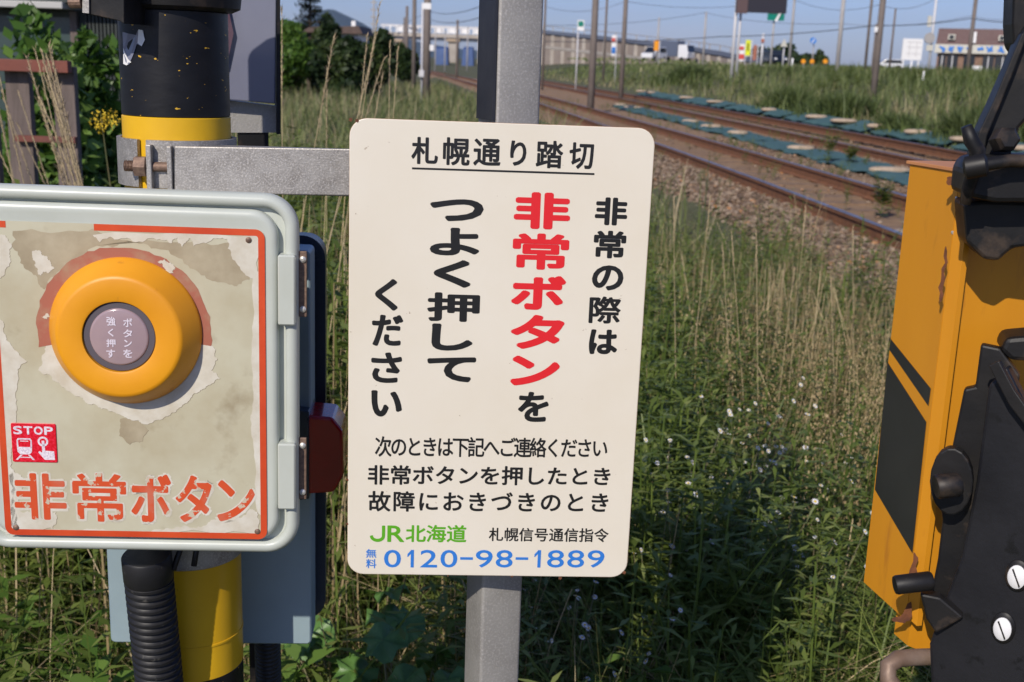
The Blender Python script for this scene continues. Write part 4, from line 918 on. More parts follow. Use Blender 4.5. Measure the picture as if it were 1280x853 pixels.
ppoly('peeled_patch', [(197, 327), (205, 323), (213, 328), (219, 335), (217, 342), (210, 341), (204, 334)], .0013, M_PEEL, .3, 4, 7)
ppoly('peeled_patch', [(52, 396), (57, 392), (62, 396), (58, 399)], .0013, M_PEEL, .3, 3, 8)
ppoly('peeled_patch', [(60, 664), (120, 661), (150, 664), (200, 662), (240, 660), (270, 650), (285, 640), (300, 648), (312, 636), (322, 640), (325, 668), (60, 668)], .00113, M_PEEL, .2, 4, 9)
ppoly('peeled_patch', [(15, 585), (30, 600), (26, 640), (55, 650), (70, 640), (66, 662), (16, 665)], .00113, M_PEEL, .28, 4, 10)
ppoly('peeled_patch', [(150, 524), (165, 522), (176, 530), (186, 538), (178, 552), (162, 556), (149, 545)], .00105, M_STAIN, .15, 3, 12)
# orange border: right, bottom, left and part of the top
def stroke(mb, pts, wd, z_, cap=6):
    P = [Vector(p) for p in pts]; L, Rr = [], []
    for i, p in enumerate(P):
        d = (P[min(i+1, len(P)-1)] - P[max(i-1, 0)]).normalized(); n_ = Vector((-d.y, d.x)) * wd / 2; L.append(p + n_); Rr.append(p - n_)
    n_ = len(P); mb.poly([(p.x, p.y, z_) for p in L + Rr], [(i, n_ + i, n_ + i + 1, i + 1) for i in range(n_ - 1)])
bw = .0065; x0, x1, y0, y1 = pcx - plw/2 + bw/2, pcx + plw/2 - bw/2, pcy - plh/2 + bw/2, pcy + plh/2 - bw/2; rc = .006
mb = MB(); path = [(BF0.loc(118, 290).x, y1)] + [(x1 - rc + rc * math.cos(R(a)), y1 - rc + rc * math.sin(R(a))) for a in range(90, -1, -15)] + [(x1 - rc + rc * math.cos(R(a)), y0 + rc + rc * math.sin(R(a))) for a in range(0, -91, -15)] + [(x0 + rc + rc * math.cos(R(a)), y0 + rc + rc * math.sin(R(a))) for a in range(270, 179, -15)] + [(x0, y1 - rc), (x0 + rc * .3, y1 - rc * .3), (x0 + rc, y1), (BF0.loc(8, 290).x, y1)]
stroke(mb, path, bw, .00125); mb.build('orange_border', M_ORANGE, box, fix=False)
# faded ring round the button
rc_ = BF0.loc(156, 415); r1 = (BF0.loc(264.7, 415) - rc_).length; r0 = r1 * .84
mb = MB(); q = []; n = 50
for k in range(n + 1):
    a = R(-8 + 200 * k / n); j = 1 + random.uniform(-.012, .012); q += [(rc_.x + r0 * math.cos(a), rc_.y + r0 * math.sin(a), .0012), (rc_.x + r1 * j * math.cos(a), rc_.y + r1 * j * math.sin(a), .0012)]
mb.poly(q, [(2*k, 2*k+1, 2*k+3, 2*k+2) for k in range(n)]); mb.build('faded_ring_print', M_FADED, box, fix=False)
# big orange letters with flaked halo
hl, ol = MB(), MB()
for ch, b, rr_ in (('非', (17.8,591.9,82.8,649.8), 2.3), ('常', (91,591.9,158,652.3), 1.8), ('ボ', (163.5,593,214.4,653), 2.6), ('タ', (219.4,594.4,265,653), 2.6), ('ン', (271,600.6,318.7,652.3), 2.8)):
    put_px(hl, BF0, ch, b[0] - 2, b[1] - 2, b[2] + 3, b[3] + 3, .00118, rr_ * .7 + 2.0, rr_ * .7 + 2.0, K=12, jit=.0007); put_px(ol, BF0, ch, *b, .00135, rr_ * .68, rr_ * .68, K=12)
hl.build('flaked_letter_edge', M_PEEL, box, fix=False); ol.build('orange_lettering', M_ORANGE2, box, fix=False)
# button: flared ring, dark seat, pink lens with pale print
bc = BF0.loc(158, 414, .001); BM = Matrix.Translation((bc.x, bc.y, 0)); rb = (BF0.loc(253, 414) - BF0.loc(63, 414)).length / 2
MB().lathe([(rb, .001), (rb, .0035), (rb * .985, .0055), (rb * .825, .0265), (rb * .80, .0285), (rb * .76, .0292), (rb * .50, .0292), (rb * .475, .0285), (rb * .455, .012)], 72, BM).build('button_ring', M_RING, box, auto=35)
MB().lathe([(rb * .47, .006), (rb * .47, .0250), (rb * .455, .0262), (rb * .385, .0262), (rb * .37, .025)], 56, BM).build('lens_rim', M_LENSRIM, box, auto=40)
MB().lathe([(rb * .383, .012), (rb * .383, .0262), (rb * .37, .0275), (rb * .35, .0279)], 56, BM).build('lens', M_LENS, box, auto=40)
lt = MB()
for ch, b in (('ボ', (154, 398, 165.5, 409)), ('タ', (154, 412, 165.5, 422)), ('ン', (155, 425, 165, 434)), ('を', (154, 437, 165.5, 447.5)), ('強', (133, 396, 144.5, 407.5)), ('く', (135, 411, 142, 421)), ('押', (133, 424, 144.5, 434)), ('す', (133, 437, 144, 447.5))): put_px(lt, BF0, ch, *b, .0283, .25, .25, K=6)
lt.build('lens_lettering', M_LENSTXT, box, fix=False)
for (x, y) in ((311, 300), (322, 664), (20.5, 659)):
    c = BF0.loc(x, y); s_ = MB().lathe([(.0030, .001), (.0030, .0018), (.0018, .0026), (.0004, .0028)], 14, Matrix.Translation((c.x, c.y, 0))); s_.build('screw', M_BOLT, box, auto=50)
# stop sticker
sc_ = [BF0.loc(x, y) for x, y in ((13, 527), (71, 526), (74, 579), (16, 580))]; scx = sum(p.x for p in sc_) / 4; scy = sum(p.y for p in sc_) / 4; ssz = .0445
MB().loft(ssz, ssz * .93, .0015, [(0, .0011), (0, .0019), (.0003, .0021)], cx=scx, cy=scy, n=4).build('stop_sticker', M_STOPRED, box)
wm = MB(); Z2 = .00225; U = ssz / 2
for i, ch in enumerate('STOP'): 
    u0 = scx - U * .9 + i * U * .46; put(wm, ch, u0, u0 + U * .40, scy + U * .40, scy + U * .80, Z2, .0004, .0004, K=8)
def wq(pts): wm.prism([(scx + a * U, scy + b * U) for a, b in pts], Z2 - .0001, Z2)
# train: body outline, windscreen, lower front, tracks
wq([(-.78, .12), (-.72, .22), (-.16, .22), (-.10, .12), (-.16, .08), (-.20, .15), (-.68, .15), (-.72, .08)]); wq([(-.78, .12), (-.72, .1), (-.70, -.22), (-.78, -.22)]); wq([(-.16, .1), (-.10, .12), (-.10, -.22), (-.18, -.22)])
wq([(-.78, -.20), (-.10, -.20), (-.12, -.44), (-.24, -.56), (-.64, -.56), (-.76, -.44)]); wq([(-.62, .10), (-.26, .10), (-.26, .06), (-.62, .06)])
wq([(-.64, -.58), (-.54, -.58), (-.76, -.82), (-.86, -.82)]); wq([(-.30, -.58), (-.20, -.58), (.0, -.82), (-.1, -.82)]); wq([(-.66, -.68), (-.2, -.68), (-.2, -.72), (-.66, -.72)])
# pressing hand with button
def ringw(cx, cy, r0_, r1_):
    n = 20; q = []
    for k in range(n): a = 2*math.pi*k/n; q += [(scx + (cx + r0_*math.cos(a)) * U, scy + (cy + r0_*math.sin(a)) * U, Z2), (scx + (cx + r1_*math.cos(a)) * U, scy + (cy + r1_*math.sin(a)) * U, Z2)]
    wm.poly(q, [(2*k, 2*k+1, (2*k+3) % (2*n), (2*k+2) % (2*n)) for k in range(n)])
ringw(.40, .08, .15, .24); wq([(.34, .12), (.46, .12), (.48, -.36), (.88, -.38), (.90, -.80), (.44, -.80), (.16, -.44), (.22, -.38), (.34, -.46)])
wm.build('stop_sticker_print', M_STOPW, box, fix=False)
# hinges on the right side
for (ya, yb) in ((318, 406), (553, 635)):
    a, b = BF0.loc(348, ya), BF0.loc(370, yb); hw = b.x - a.x; hh_ = a.y - b.y
    h_ = MB().loft(hw, hh_, .002, [(0, -.016), (0, .0045), (.0015, .006)], cx=(a.x + b.x) / 2, cy=(a.y + b.y) / 2, n=4).build('hinge', M_BOXW, box, auto=40)
    MB().box((b.x + .0004, b.y + .006, -.0128), (b.x + .0095, a.y + .002, -.0095)).build('hinge_leaf', M_BOLT, h_, bevel=.0006)
    for f in (.12, .88): MB().lathe([(.0034, 0), (.0032, .0014), (.0012, .0026)], 12, Matrix.Translation((b.x + .0058, b.y + .006 + (hh_ - .004) * f, -.0094))).build('rivet', M_SILVER, h_)

# ---------------------------------------------------------------- cabinet behind the pole
CF_ = Frame(at(250, 560, 1.405), 3.4, -.3)
a, b = CF_.loc(115, 306), CF_.loc(389, 806); cw, chh = b.x - a.x, a.y - b.y; ccx, ccy = (a.x + b.x) / 2, (a.y + b.y) / 2
cab = empty('equipment_cabinet', 'blue-grey metal cabinet behind the striped pole, mostly hidden by the button box', 'cabinet', matrix=CF_.mat())
MB().loft(cw, chh, .006, [(.002, .0), (0, -.002), (0, -.05)], cx=ccx, cy=ccy, n=4).build('back_plate', M_CAB, cab, auto=40)
MB().loft(cw - .006, chh - .01, .02, [(0, -.0504), (0, -.085)], cx=ccx, cy=ccy, n=7).build('case_body', M_CABD, cab, auto=40)
MB().loft(cw + .020, chh + .012, .03, [(.0, -.0854), (.0, -.092), (.004, -.1), (.004, -.14)], cx=ccx, cy=ccy, n=8).build('door_rim', M_CABD, cab, auto=40)
# red lens at its right side: bevelled hexagonal housing
q0 = at(372, 508, 1.43); q1 = at(432, 608, 1.43); RF = Frame(at(400, 558, 1.43), 3.4); RFm = CF_.mat().inverted() @ RF.mat()
e = [RF.loc(*p) for p in ((374, 510), (418, 514), (431, 530), (432, 585), (420, 606), (374, 609))]
mb = MB(); mb.prism([(p.x, p.y) for p in e[::-1]], -.035, .03, RFm); mb.build('red_lens', M_REDL, cab, bevel=.004)
mb = MB(); e2 = [RF.loc(*p) for p in ((368, 502), (390, 505), (390, 612), (368, 615))]; mb.prism([(p.x, p.y) for p in e2[::-1]], -.03, .034, RFm); mb.build('lens_mount', M_CABD, cab, bevel=.001)

# corrugated hoses
def hose(label, x0, y0, x1, y1, Y, r_, pitch, name='corrugated_hose'):
    p, q = at(x0, y0, Y), at(x1, y1, Y + .02); d = q - p; ln = d.length * 1.35; o = empty(name, label, 'hose', p); dn_ = d.normalized(); rot = dn_.to_track_quat('Z', 'Y').to_matrix().to_4x4(); prof = []
    n = int(ln / pitch)
    for k in range(n): z_ = k * pitch; prof += [(r_ * .86, z_), (r_ * .88, z_ + pitch * .15), (r_, z_ + pitch * .35), (r_, z_ + pitch * .7), (r_ * .88, z_ + pitch * .88)]
    MB().lathe(prof, 28, rot).build('ribbed_tube', M_HOSE, o, auto=60); return o, rot
h1, rot = hose('black corrugated hose hanging from the button box in front of the yellow pole', 186, 722, 200, 860, 1.212, .0272, .0088)
MB().lathe([(.026, -.03), (.0275, -.028), (.0275, .0), (.0262, .002)], 28, rot).build('collar', M_HOSE, h1, auto=40)
cb_ = MB()
for k in range(4): cb_.tube([(-.012 + .02 * k, .012 * (k % 2), -.01 + .02), (.0 + .017 * k, .02, .035), (.03 + .012 * k, .06, .05)], .0035, 7)
cb_.build('cable', M_HOSE, h1, smooth=True)
hose('second black corrugated hose below the right part of the cabinet', 334, 790, 336, 860, 1.46, .018, .007)

# ---------------------------------------------------------------- glossy panel behind the pole (top)
GF = Frame(at(315, 60, 1.55), 14); gp = empty('signal_housing', 'dark glossy metal housing standing behind the striped pole', 'signal housing', matrix=GF.mat())
mb = MB(); quad_px(mb, GF, ((250, -60), (346, -60), (344, 130), (250, 122)), -.02, .0); mb.build('glossy_panel', M_GLOSS, gp, bevel=.0015)
mb = MB(); quad_px(mb, GF, ((346.8, -60), (350, -60), (351, 168), (346, 168)), -.06, .004); mb.build('side_frame', M_BLACKM, gp)
mb = MB(); quad_px(mb, GF, ((283, 125), (345.5, 133), (345.5, 166), (283, 166)), -.05, -.022); mb.build('lower_panel', M_GALV2, gp)
mb = MB(); quad_px(mb, GF, ((255, -60), (270, -60), (292, 42), (283, 85), (255, 100)), .001, .006); mb.build('angled_cover', mat('maroon_glass_cover', srgb(96, 72, 84), rough=.2, coat=.5), gp)
# and its mast down to the ground
MB().box((-.02, -1.45, -.06), (.02, -.09, -.025)).build('mast', M_BLACKM, gp)

# ---------------------------------------------------------------- yellow case at the right
nt_, nb_ = at(1190, 217, 1.00), at(1141, 776, 1.00); ft, fb = at(1132, 205, 1.075), at(1085, 728, 1.075)
nt_ = Vector((nt_.x, 1.0, nt_.z)); X0n, X0f = (nt_.x + nb_.x) / 2, (ft.x + fb.x) / 2; ztop = (nt_.z + ft.z) / 2
yaw = math.atan2(1.0 - 1.075, X0n - X0f)   # direction along the left face
case = empty('gate_machine_case', 'orange-yellow crossing gate machine case with black diagonal stripes', 'machine case', (X0n, 1.0, 0))
dirf = Vector((X0f - X0n, .075, 0)); L_ = dirf.length; du = dirf / L_; right = Vector((du.y, -du.x, 0))
zn, zf_ = nb_.z, fb.z
def cpt(s_, d_, z_): v = du * s_ + right * d_; return (v.x, v.y, z_)
mb = MB(); th = .004
P = [cpt(0, 0, zn), cpt(L_, 0, zf_), cpt(L_, 0, ztop), cpt(0, 0, ztop)]; Q = [cpt(0, th, zn), cpt(L_, th, zf_), cpt(L_, th, ztop), cpt(0, th, ztop)]
mb.poly(P + Q, [(0, 1, 2, 3), (7, 6, 5, 4), (0, 4, 5, 1), (1, 5, 6, 2), (2, 6, 7, 3), (3, 7, 4, 0)]); mb.build('side_panel', M_CASE, case)
mb = MB(); mb.poly([cpt(-.002, -.002, ztop + .0005), cpt(-.002, .30, ztop + .0005), cpt(L_ + .004, .30, ztop + .0005), cpt(L_ + .004, -.002, ztop + .0005), cpt(-.002, -.002, ztop + .0035), cpt(-.002, .30, ztop + .0035), cpt(L_ + .004, .30, ztop + .0035), cpt(L_ + .004, -.002, ztop + .0035)], [(0, 1, 2, 3), (7, 6, 5, 4), (0, 4, 5, 1), (1, 5, 6, 2), (2, 6, 7, 3), (3, 7, 4, 0)]); mb.build('top_cover', M_CASETOP, case, bevel=.0005)
# front flange strip then recessed front panel
s1 = (at(1203, 300, 1.0).x - at(1187, 300, 1.0).x)
mb = MB(); mb.poly([cpt(-.0005, .0002, zn + .004), cpt(-.0005, s1 * .85, zn - .004), cpt(-.0005, s1 * .85, ztop - .002), cpt(-.0005, .0002, ztop - .002), cpt(-.012, .0042, zn), cpt(-.012, s1 * .85, zn), cpt(-.012, s1 * .85, ztop - .003), cpt(-.012, .0042, ztop - .003)], [(0, 1, 2, 3), (7, 6, 5, 4), (0, 4, 5, 1), (1, 5, 6, 2), (2, 6, 7, 3), (3, 7, 4, 0)]); mb.build('corner_flange', M_CASE, case)
mb = MB(); mb.poly([cpt(.006, s1 * .86, zn - .03), cpt(.006, .30, zn - .16), cpt(.006, .30, ztop - .001), cpt(.006, s1 * .86, ztop - .001), cpt(.03, s1 * .86, zn - .03), cpt(.03, .30, zn - .16), cpt(.03, .30, ztop - .001), cpt(.03, s1 * .86, ztop - .001)], [(0, 1, 2, 3), (7, 6, 5, 4), (0, 4, 5, 1), (1, 5, 6, 2), (2, 6, 7, 3), (3, 7, 4, 0)]); mb.build('front_panel', M_CASE, case)
# black stripes on the side panel, from directions on that plane
nrm = -right
def on_side(x, y, off):
    d = ray(x, y); c = Vector((0, 0, EYE)); o = Vector((X0n, 1.0, 0)) + nrm * off; t = (o - c).dot(nrm) / d.dot(nrm); p = c + d * t; return p - Vector((X0n, 1.0, 0))
def clip_side(p): return p
for nm, pts in (('black_stripe', ((1113.5, 424), (1163.5, 486), (1160.5, 508), (1111.5, 437))), ('black_stripe', ((1109.5, 453), (1158, 528), (1140.5, 692), (1093.5, 612)))):
    q = [on_side(x, y, .0006) for x, y in pts]; q2 = [on_side(x, y, .0002) for x, y in pts]; MB().poly([*q, *q2], [(0, 1, 2, 3), (7, 6, 5, 4), (0, 4, 5, 1), (1, 5, 6, 2), (2, 6, 7, 3), (3, 7, 4, 0)]).build(nm, M_STRIPE, case)
# rust streaks along the flange
FF = Frame(Vector((X0n, 1.0, 0)) - du * .0135, 0)
for pts in (((1185, 312), (1187, 308), (1186, 335), (1183, 360), (1180, 378), (1178, 374), (1181, 345)), ((1188, 222), (1200, 221), (1200, 228), (1190, 232)), ((1146, 690), (1152, 700), (1147, 730), (1141, 735)), ((1118, 775), (1132, 768), (1143, 752), (1141, 776), (1128, 778))):
    q = jag([FF.loc(x, y, .001) for x, y in pts], .2, 2, 5, .01); MB().poly([(p.x, -.0146, p.y) for p in q], [tuple(range(len(q)))]).build('rust_streak', M_RUST, case, fix=False)
NP_ = Frame(Vector((X0n, 1.0, 0)) + du * .0055, 6)
npl = MB(); q = [NP_.loc(x, y, .004) for x, y in ((1197, 246), (1216, 250), (1208, 296), (1191, 293))]; NM = Matrix.Translation(Vector((0, 0, 0))) ; 
M0 = NP_.mat(); M0.translation = M0.translation - Vector((X0n, 1.0, 0)); npl.prism([(p.x, p.y) for p in q[::-1]], .002, .004, M0); npl.build('name_plate', M_NAMEPL, case)
tx = MB()
for k, yy_ in enumerate((256, 264, 271, 278, 288)):
    q = [NP_.loc(x - k * 1.1, yy_ + d_, .0044) for x, d_ in ((1203, -1.6), (1211, -.4), (1211, 1.8), (1203, .6))]; tx.prism([(p.x, p.y) for p in q[::-1]], .0041, .0044, M0)
tx.build('plate_print', M_NAMETX, case)
for x, y in ((1197, 248), (1192, 291)):
    p = NP_.loc(x, y, .005); MB().lathe([(.002, 0), (.0018, .002)], 8, M0 @ Matrix.Translation((p.x, p.y, .004))).build('rivet', M_SILVER, case)

# ---------------------------------------------------------------- gate mechanism, black metal
mech = empty('gate_mechanism', 'black steel crossing gate mechanism with hook lever in front of the yellow case', 'gate mechanism', (at(1230, 700, .9).x, .9, 0))
IM = Matrix.Translation(-mech.location)
def mprism(name, pts, Y, yaw_, t0, t1, mt, bev=.002, par=None):
    fr = Frame(at(pts[0][0], pts[0][1], Y), yaw_); q = [fr.loc(x, y) for x, y in pts]; mb = MB(); mb.prism([(p.x, p.y) for p in q[::-1]], t0, t1, IM @ fr.mat()); return mb.build(name, mt, mech, bevel=bev), fr
mprism('link_plate', [(1226, 431), (1250, 436), (1275, 470), (1262, 540), (1240, 600), (1222, 690), (1200, 760), (1178, 775), (1160, 762), (1172, 700), (1178, 650), (1172, 610), (1190, 560), (1205, 487), (1219, 484)], .97, -25, -.012, 0, M_BLACKM)
mprism('counterweight_plate', [(1240, 478), (1262, 455), (1285, 500), (1330, 600), (1330, 1000), (1190, 960), (1168, 850), (1166, 800), (1180, 758), (1206, 690), (1224, 600)], .955, -35, -.004, .012, M_BLACKP, .003)
mprism('plate_rim', [(1243, 452), (1256, 446), (1275, 482), (1330, 560), (1330, 580), (1268, 500)], .950, -35, .0125, .02, M_BLACKM, .001)
mprism('cap_block', [(1249, 436), (1256, 420), (1300, 416), (1300, 450), (1262, 448)], .97, -15, -.03, .01, M_BLACKM, .004)
mprism('hub_flange', [(1190 + 27 * math.cos(R(a)), 600 + 42 * math.sin(R(a))) for a in range(0, 360, 20)], .945, -25, -.006, .006, M_BLACKM, .0015)
mprism('lower_tongue', [(1150, 740), (1175, 745), (1205, 770), (1170, 790), (1158, 772)], .95, -20, -.01, .004, M_BLACKM)
for (x, y, Y, r_, l) in ((1183, 607, .93, .0105, .018), (1140, 729, .94, .0085, .03)):
    p = at(x, y, Y) - mech.location; MB().lathe([(r_ * .9, 0), (r_, .002), (r_, l), (r_ * .85, l + .0025)], 20, Matrix.Translation(p) @ Matrix.Rotation(R(80), 4, 'Y') @ Matrix.Translation((0, 0, -l / 2))).build('pivot_pin', M_BLACKM, mech, auto=40)
PLF = Frame(at(1240, 478, .955), -35)
for (x, y) in ((1272, 720), (1254, 785)):
    q = PLF.loc(x, y, .013); M1 = IM @ PLF.mat() @ Matrix.Translation((q.x, q.y, .0122)) @ Matrix.Diagonal((.8, 1.15, 1, 1))
    MB().lathe([(.0125, 0), (.0125, .0015), (.0105, .003)], 24, M1).build('screw_seat', M_BLACKM, mech, auto=40)
    MB().lathe([(.0092, .0032), (.0092, .0045), (.006, .0062), (.001, .0066)], 24, M1).build('screw_head', M_WHITE, mech, auto=40)
    MB().box((-.0078, -.0007, .0064), (.0078, .0007, .0069), M1 @ Matrix.Rotation(R(125), 4, 'Z')).build('screw_slot', M_BLACKM, mech)
# upper assembly
mprism('hood', [(1204, 245), (1207, 212), (1216, 200), (1240, 196), (1330, 196), (1330, 252), (1240, 252)], .93, -8, -.05, .01, M_BLACKM, .004)
mprism('roller_cover', [(1206, 255), (1232, 252), (1330, 255), (1330, 305), (1268, 312), (1250, 328), (1232, 326), (1210, 305)], .95, -10, -.05, -.005, M_BLACKM, .003)
mprism('diagonal_arm', [(1214, 200), (1222, 168), (1240, 130), (1262, 80), (1276, 45), (1330, -40), (1330, 100), (1275, 160), (1262, 200)], .96, -12, -.03, 0, M_BLACKM, .003)
mprism('arm_edge', [(1214, 198), (1222, 164), (1240, 126), (1260, 78), (1275, 42), (1282, 44), (1264, 92), (1246, 136), (1232, 170), (1228, 196)], .955, -12, -.005, .008, M_BLACKM, .001)
tb = MB(); tb.tube([at(1208, 158, .91) - mech.location, at(1214, 176, .91) - mech.location, at(1222, 188, .91) - mech.location, at(1220, 206, .91) - mech.location, at(1210, 236, .92) - mech.location, at(1206, 256, .92) - mech.location], [.0042, .0058, .0062, .0062, .0052, .004], 12); tb.build('hook_lever', M_BLACKM, mech, smooth=True)
tb = MB(); tb.tube([at(1222, 208, .90) - mech.location, at(1262, 201, .90) - mech.location, at(1330, 203, .90) - mech.location], [.0052, .0050, .0050], 12); tb.build('rod', M_BLACKM, mech, auto=50)
p = at(1221, 208, .895) - mech.location; MB().lathe([(.004, -.01), (.0088, -.008), (.0088, .006), (.006, .008)], 18, Matrix.Translation(p) @ Matrix.Rotation(R(75), 4, 'Y') @ Matrix.Rotation(R(20), 4, 'X')).build('pivot_pin', M_BLACKM, mech, auto=40)
p = at(1256, 175, .93) - mech.location; MB().lathe([(.010, -.008), (.010, .006), (.007, .009)], 6, Matrix.Translation(p) @ Matrix.Rotation(R(80), 4, 'X')).build('nut', M_BLACKM, mech)
mprism('top_bracket', [(1268, -20), (1330, -20), (1330, 70), (1280, 72), (1268, 60), (1266, 30)], .97, -10, -.04, 0, M_BLACKM, .004)
# support column down to the ground so it stands
MB().box((-.02, .06, 0), (.16, .16, .62)).build('column', M_BLACKM, mech, bevel=.004)
pipe = empty('bent_pipe', 'bent rusty brown pipe at the bottom right below the yellow case', 'pipe', at(1115, 870, .97))
pq = [at(x, y, Y) - at(1115, 870, .97) for x, y, Y in ((1195, 819, .99), (1170, 821, .98), (1140, 822, .97), (1122, 824, .965), (1110, 833, .96), (1110, 848, .955), (1122, 866, .95), (1150, 905, .945))]
MB().tube(pq, .0078, 14).build('pipe_bend', M_PIPE, pipe, smooth=True)

# ---------------------------------------------------------------- far structures
def pole_px(label, x0, y0, x1, y1, Y, wpx, mt, extra=None, name='utility_pole', cat='pole', base=None, cap=False):
    """pole whose foot is towards (x1,y1); the top goes up to the height seen at y0"""
    g = base if base is not None else float(gz(at(x1, y1, Y).x, Y)); t = at(x0, y0, Y); X = at(x1, y1, Y).x
    r_ = wpx / FPX * Y / 2; o = empty(name, label, cat, (X, Y, g)); H = t.z - g
    MB().tube([(0, 0, -.3), (0, 0, H)], [r_ * 1.08, r_ * .92], 12).build('shaft', mt, o, smooth=True)
    return o, r_, H
def boxes(o, name, mt, lst):
    for (dx, z_, w_, d_, h_) in lst: MB().box((dx - w_/2, -d_/2, z_ - h_/2), (dx + w_/2, d_/2, z_ + h_/2)).build(name, mt, o)
def on_px(o, name, x, y, w_, h_, mt, dy=-.2, d=.05):
    Y = o.location.y; p = at(x, y, Y + dy); a_ = w_ / FPX * Y / 2; b_ = h_ / FPX * Y / 2; l = Vector((p.x - o.location.x, dy, p.z - o.location.z))
    return MB().box((l.x - a_, l.y - d/2, l.z - b_), (l.x + a_, l.y + d/2, l.z + b_)).build(name, mt, o)
o, r_, H = pole_px('thick brown railway pole with white meter box left of the sign post', 537, -40, 533, 96, 42, 9, M_POLEC, base=.0)
on_px(o, 'white_box', 540, 60, 5, 7, M_WHITE, -.35, .2)
o, r_, H = pole_px('thin grey pipe pole with white boxes just left of the thick brown pole', 532, 4, 527, 100, 40, 2.6, M_POLEL, base=.0, name='meter_pole')
on_px(o, 'white_box', 534, 8, 10, 7, M_WHITE, -.1, .2); on_px(o, 'grey_box', 527, 92, 6, 8, M_POLEL, -.1, .2)
pole_px('grey railway pole second from the thick brown pole', 520, -40, 517, 95, 60, 5, M_POLEC, base=0)
pole_px('short brown railway pole left of the grey one', 511, 8, 508, 90, 75, 3.6, M_POLEC, base=0)
pole_px('thin short pole leftmost in the row of railway poles', 507, 22, 505, 85, 95, 2.4, M_POLEC, base=0)
pole_px('thin dark pole near the bridge pier', 573, 25, 571, 80, 90, 3, M_POLEC, base=0)
for (x, t0) in ((545, 45), (557, 48), (585, 44)): pole_px('very thin far pole under the bridge deck at %s' % {545: 'its left part', 557: 'the middle, left of the pier', 585: 'its right part, by the steel post'}[x], x, t0 - 10, x - 1, 75, 130, 1.6, M_POLEG, base=0)
o, r_, H = pole_px('faint lattice antenna mast above the far trees', 468, -30, 467, 60, 200, 2.2, M_POLEG, base=0, name='antenna_mast', cat='mast')
for k in range(9):
    z_ = H * (.3 + .08 * k); MB().box((-.5, -.05, z_), (.5, .05, z_ + .25)).build('crossbar', M_POLEG, o)
pole_px('thin pole hard against the right side of the steel post', 681, -30, 679, 78, 60, 3, M_POLEC)
pole_px('thick brown concrete pole right of the steel post', 745, -40, 740, 97, 34, 8.2, M_POLEC)
pole_px('thin pole just right of the thick brown pole', 757, -30, 755, 78, 75, 2.8, M_POLEC)
pole_px('brown concrete pole leaning slightly, third right of the post', 785, -40, 778, 84, 46, 5.6, M_POLEC)
for x, yt, yb, wpx, Y, lab in ((823, 22, 72, 2.2, 120, 'short thin pole behind the parked van'), (881, 15, 72, 2.6, 100, 'thin pole above the right end of the ramp')): pole_px(lab, x, yt, x - 2, yb, Y, wpx, M_POLEG)
pole_px('left steel leg of the dark billboard', 920, -20, 915, 84, 60, 3.8, M_POLEL, name='billboard_leg'); 
bb, r_, H = pole_px('dark billboard with brown frame on a steel leg', 926, -20, 921, 84, 60, 3.2, M_POLEL, name='dark_billboard', cat='billboard')
on_px(bb, 'board', 953, -12, 60, 52, M_BILL, -.35, .25); on_px(bb, 'frame_side', 929, -12, 13, 53, M_BILLF, -.45, .15)
gs, r_, H = pole_px('green road sign on a tall thin post under the billboard', 967, 22, 963, 82, 100, 2.4, M_POLEG, name='road_sign', cat='road sign')
on_px(gs, 'sign_panel', 970, 20, 20, 11, M_SGREEN, -.3, .1); on_px(gs, 'sign_top_band', 970, 16, 19, 2.2, M_WHITE, -.38, .05)
p = at(970, 21, 99.5) - gs.location; MB().poly([(p.x - .1, p.y, p.z - .35), (p.x + .25, p.y, p.z + .3), (p.x + .4, p.y, p.z + .25), (p.x + .12, p.y, p.z - .4)], [(0, 1, 2, 3)]).build('white_arrow', M_WHITE, gs, fix=False)
pole_px('two-tone pole with pale foot left of the orange markers', 991, -40, 986, 84, 80, 3.2, M_POLEG)
pole_px('dark dummy', 0, 0, 0, 0, 1, 1, M_POLEG)[0] if False else None
pole_px('pale concrete pole right of the orange markers', 1053, -40, 1046, 90, 58, 5.2, M_POLEG)
pole_px('slim brown pole left of the thickest one', 1088, -40, 1082, 78, 80, 3.4, M_POLEC)
o, r_, H = pole_px('thick dark brown pole left of the white billboard', 1101, -40, 1094, 95, 36, 8.0, M_POLEC)
on_px(o, 'number_plate', 1095, 37, 4, 6, M_WHITE, -.14, .02)
pole_px('dark twin pole half hidden behind the thick dark brown pole', 1095, 30, 1091, 84, 50, 4, M_POLEC)
pole_px('short thin pole left of the white billboard', 1118, 11, 1113, 74, 120, 2.6, M_POLEC)
pole_px('brown pole standing before the red-roofed building', 1216, -10, 1210, 82, 70, 5, M_POLEC)
o, r_, H = pole_px('pale pole with signal box at the right edge before the building', 1277, -40, 1270, 85, 55, 6.5, M_POLEL)
on_px(o, 'signal_box', 1261, 20, 7, 13, M_BILLF, -.1, .2); on_px(o, 'cream_box', 1263, 4, 5, 12, M_WHITE, -.1, .2); on_px(o, 'cross_arm', 1270, 27, 24, 2.5, M_POLEL, -.0, .1)
o, r_, H = pole_px('pale pole with round mirror left of the building', 1165, -20, 1160, 92, 70, 3.2, M_POLEL, name='mirror_pole')
p = at(1162, 48, 69.8) - o.location; MB().lathe([(.32, 0), (.30, .06)], 20, Matrix.Translation(p) @ Matrix.Rotation(R(90), 4, 'X')).build('round_sign_back', M_POLEG, o)
on_px(o, 'sign_back', 1162, 27, 5, 13, M_FASCIA, -.15, .05); on_px(o, 'sign_back', 1162, 60, 8, 7, M_FASCIA, -.15, .05)
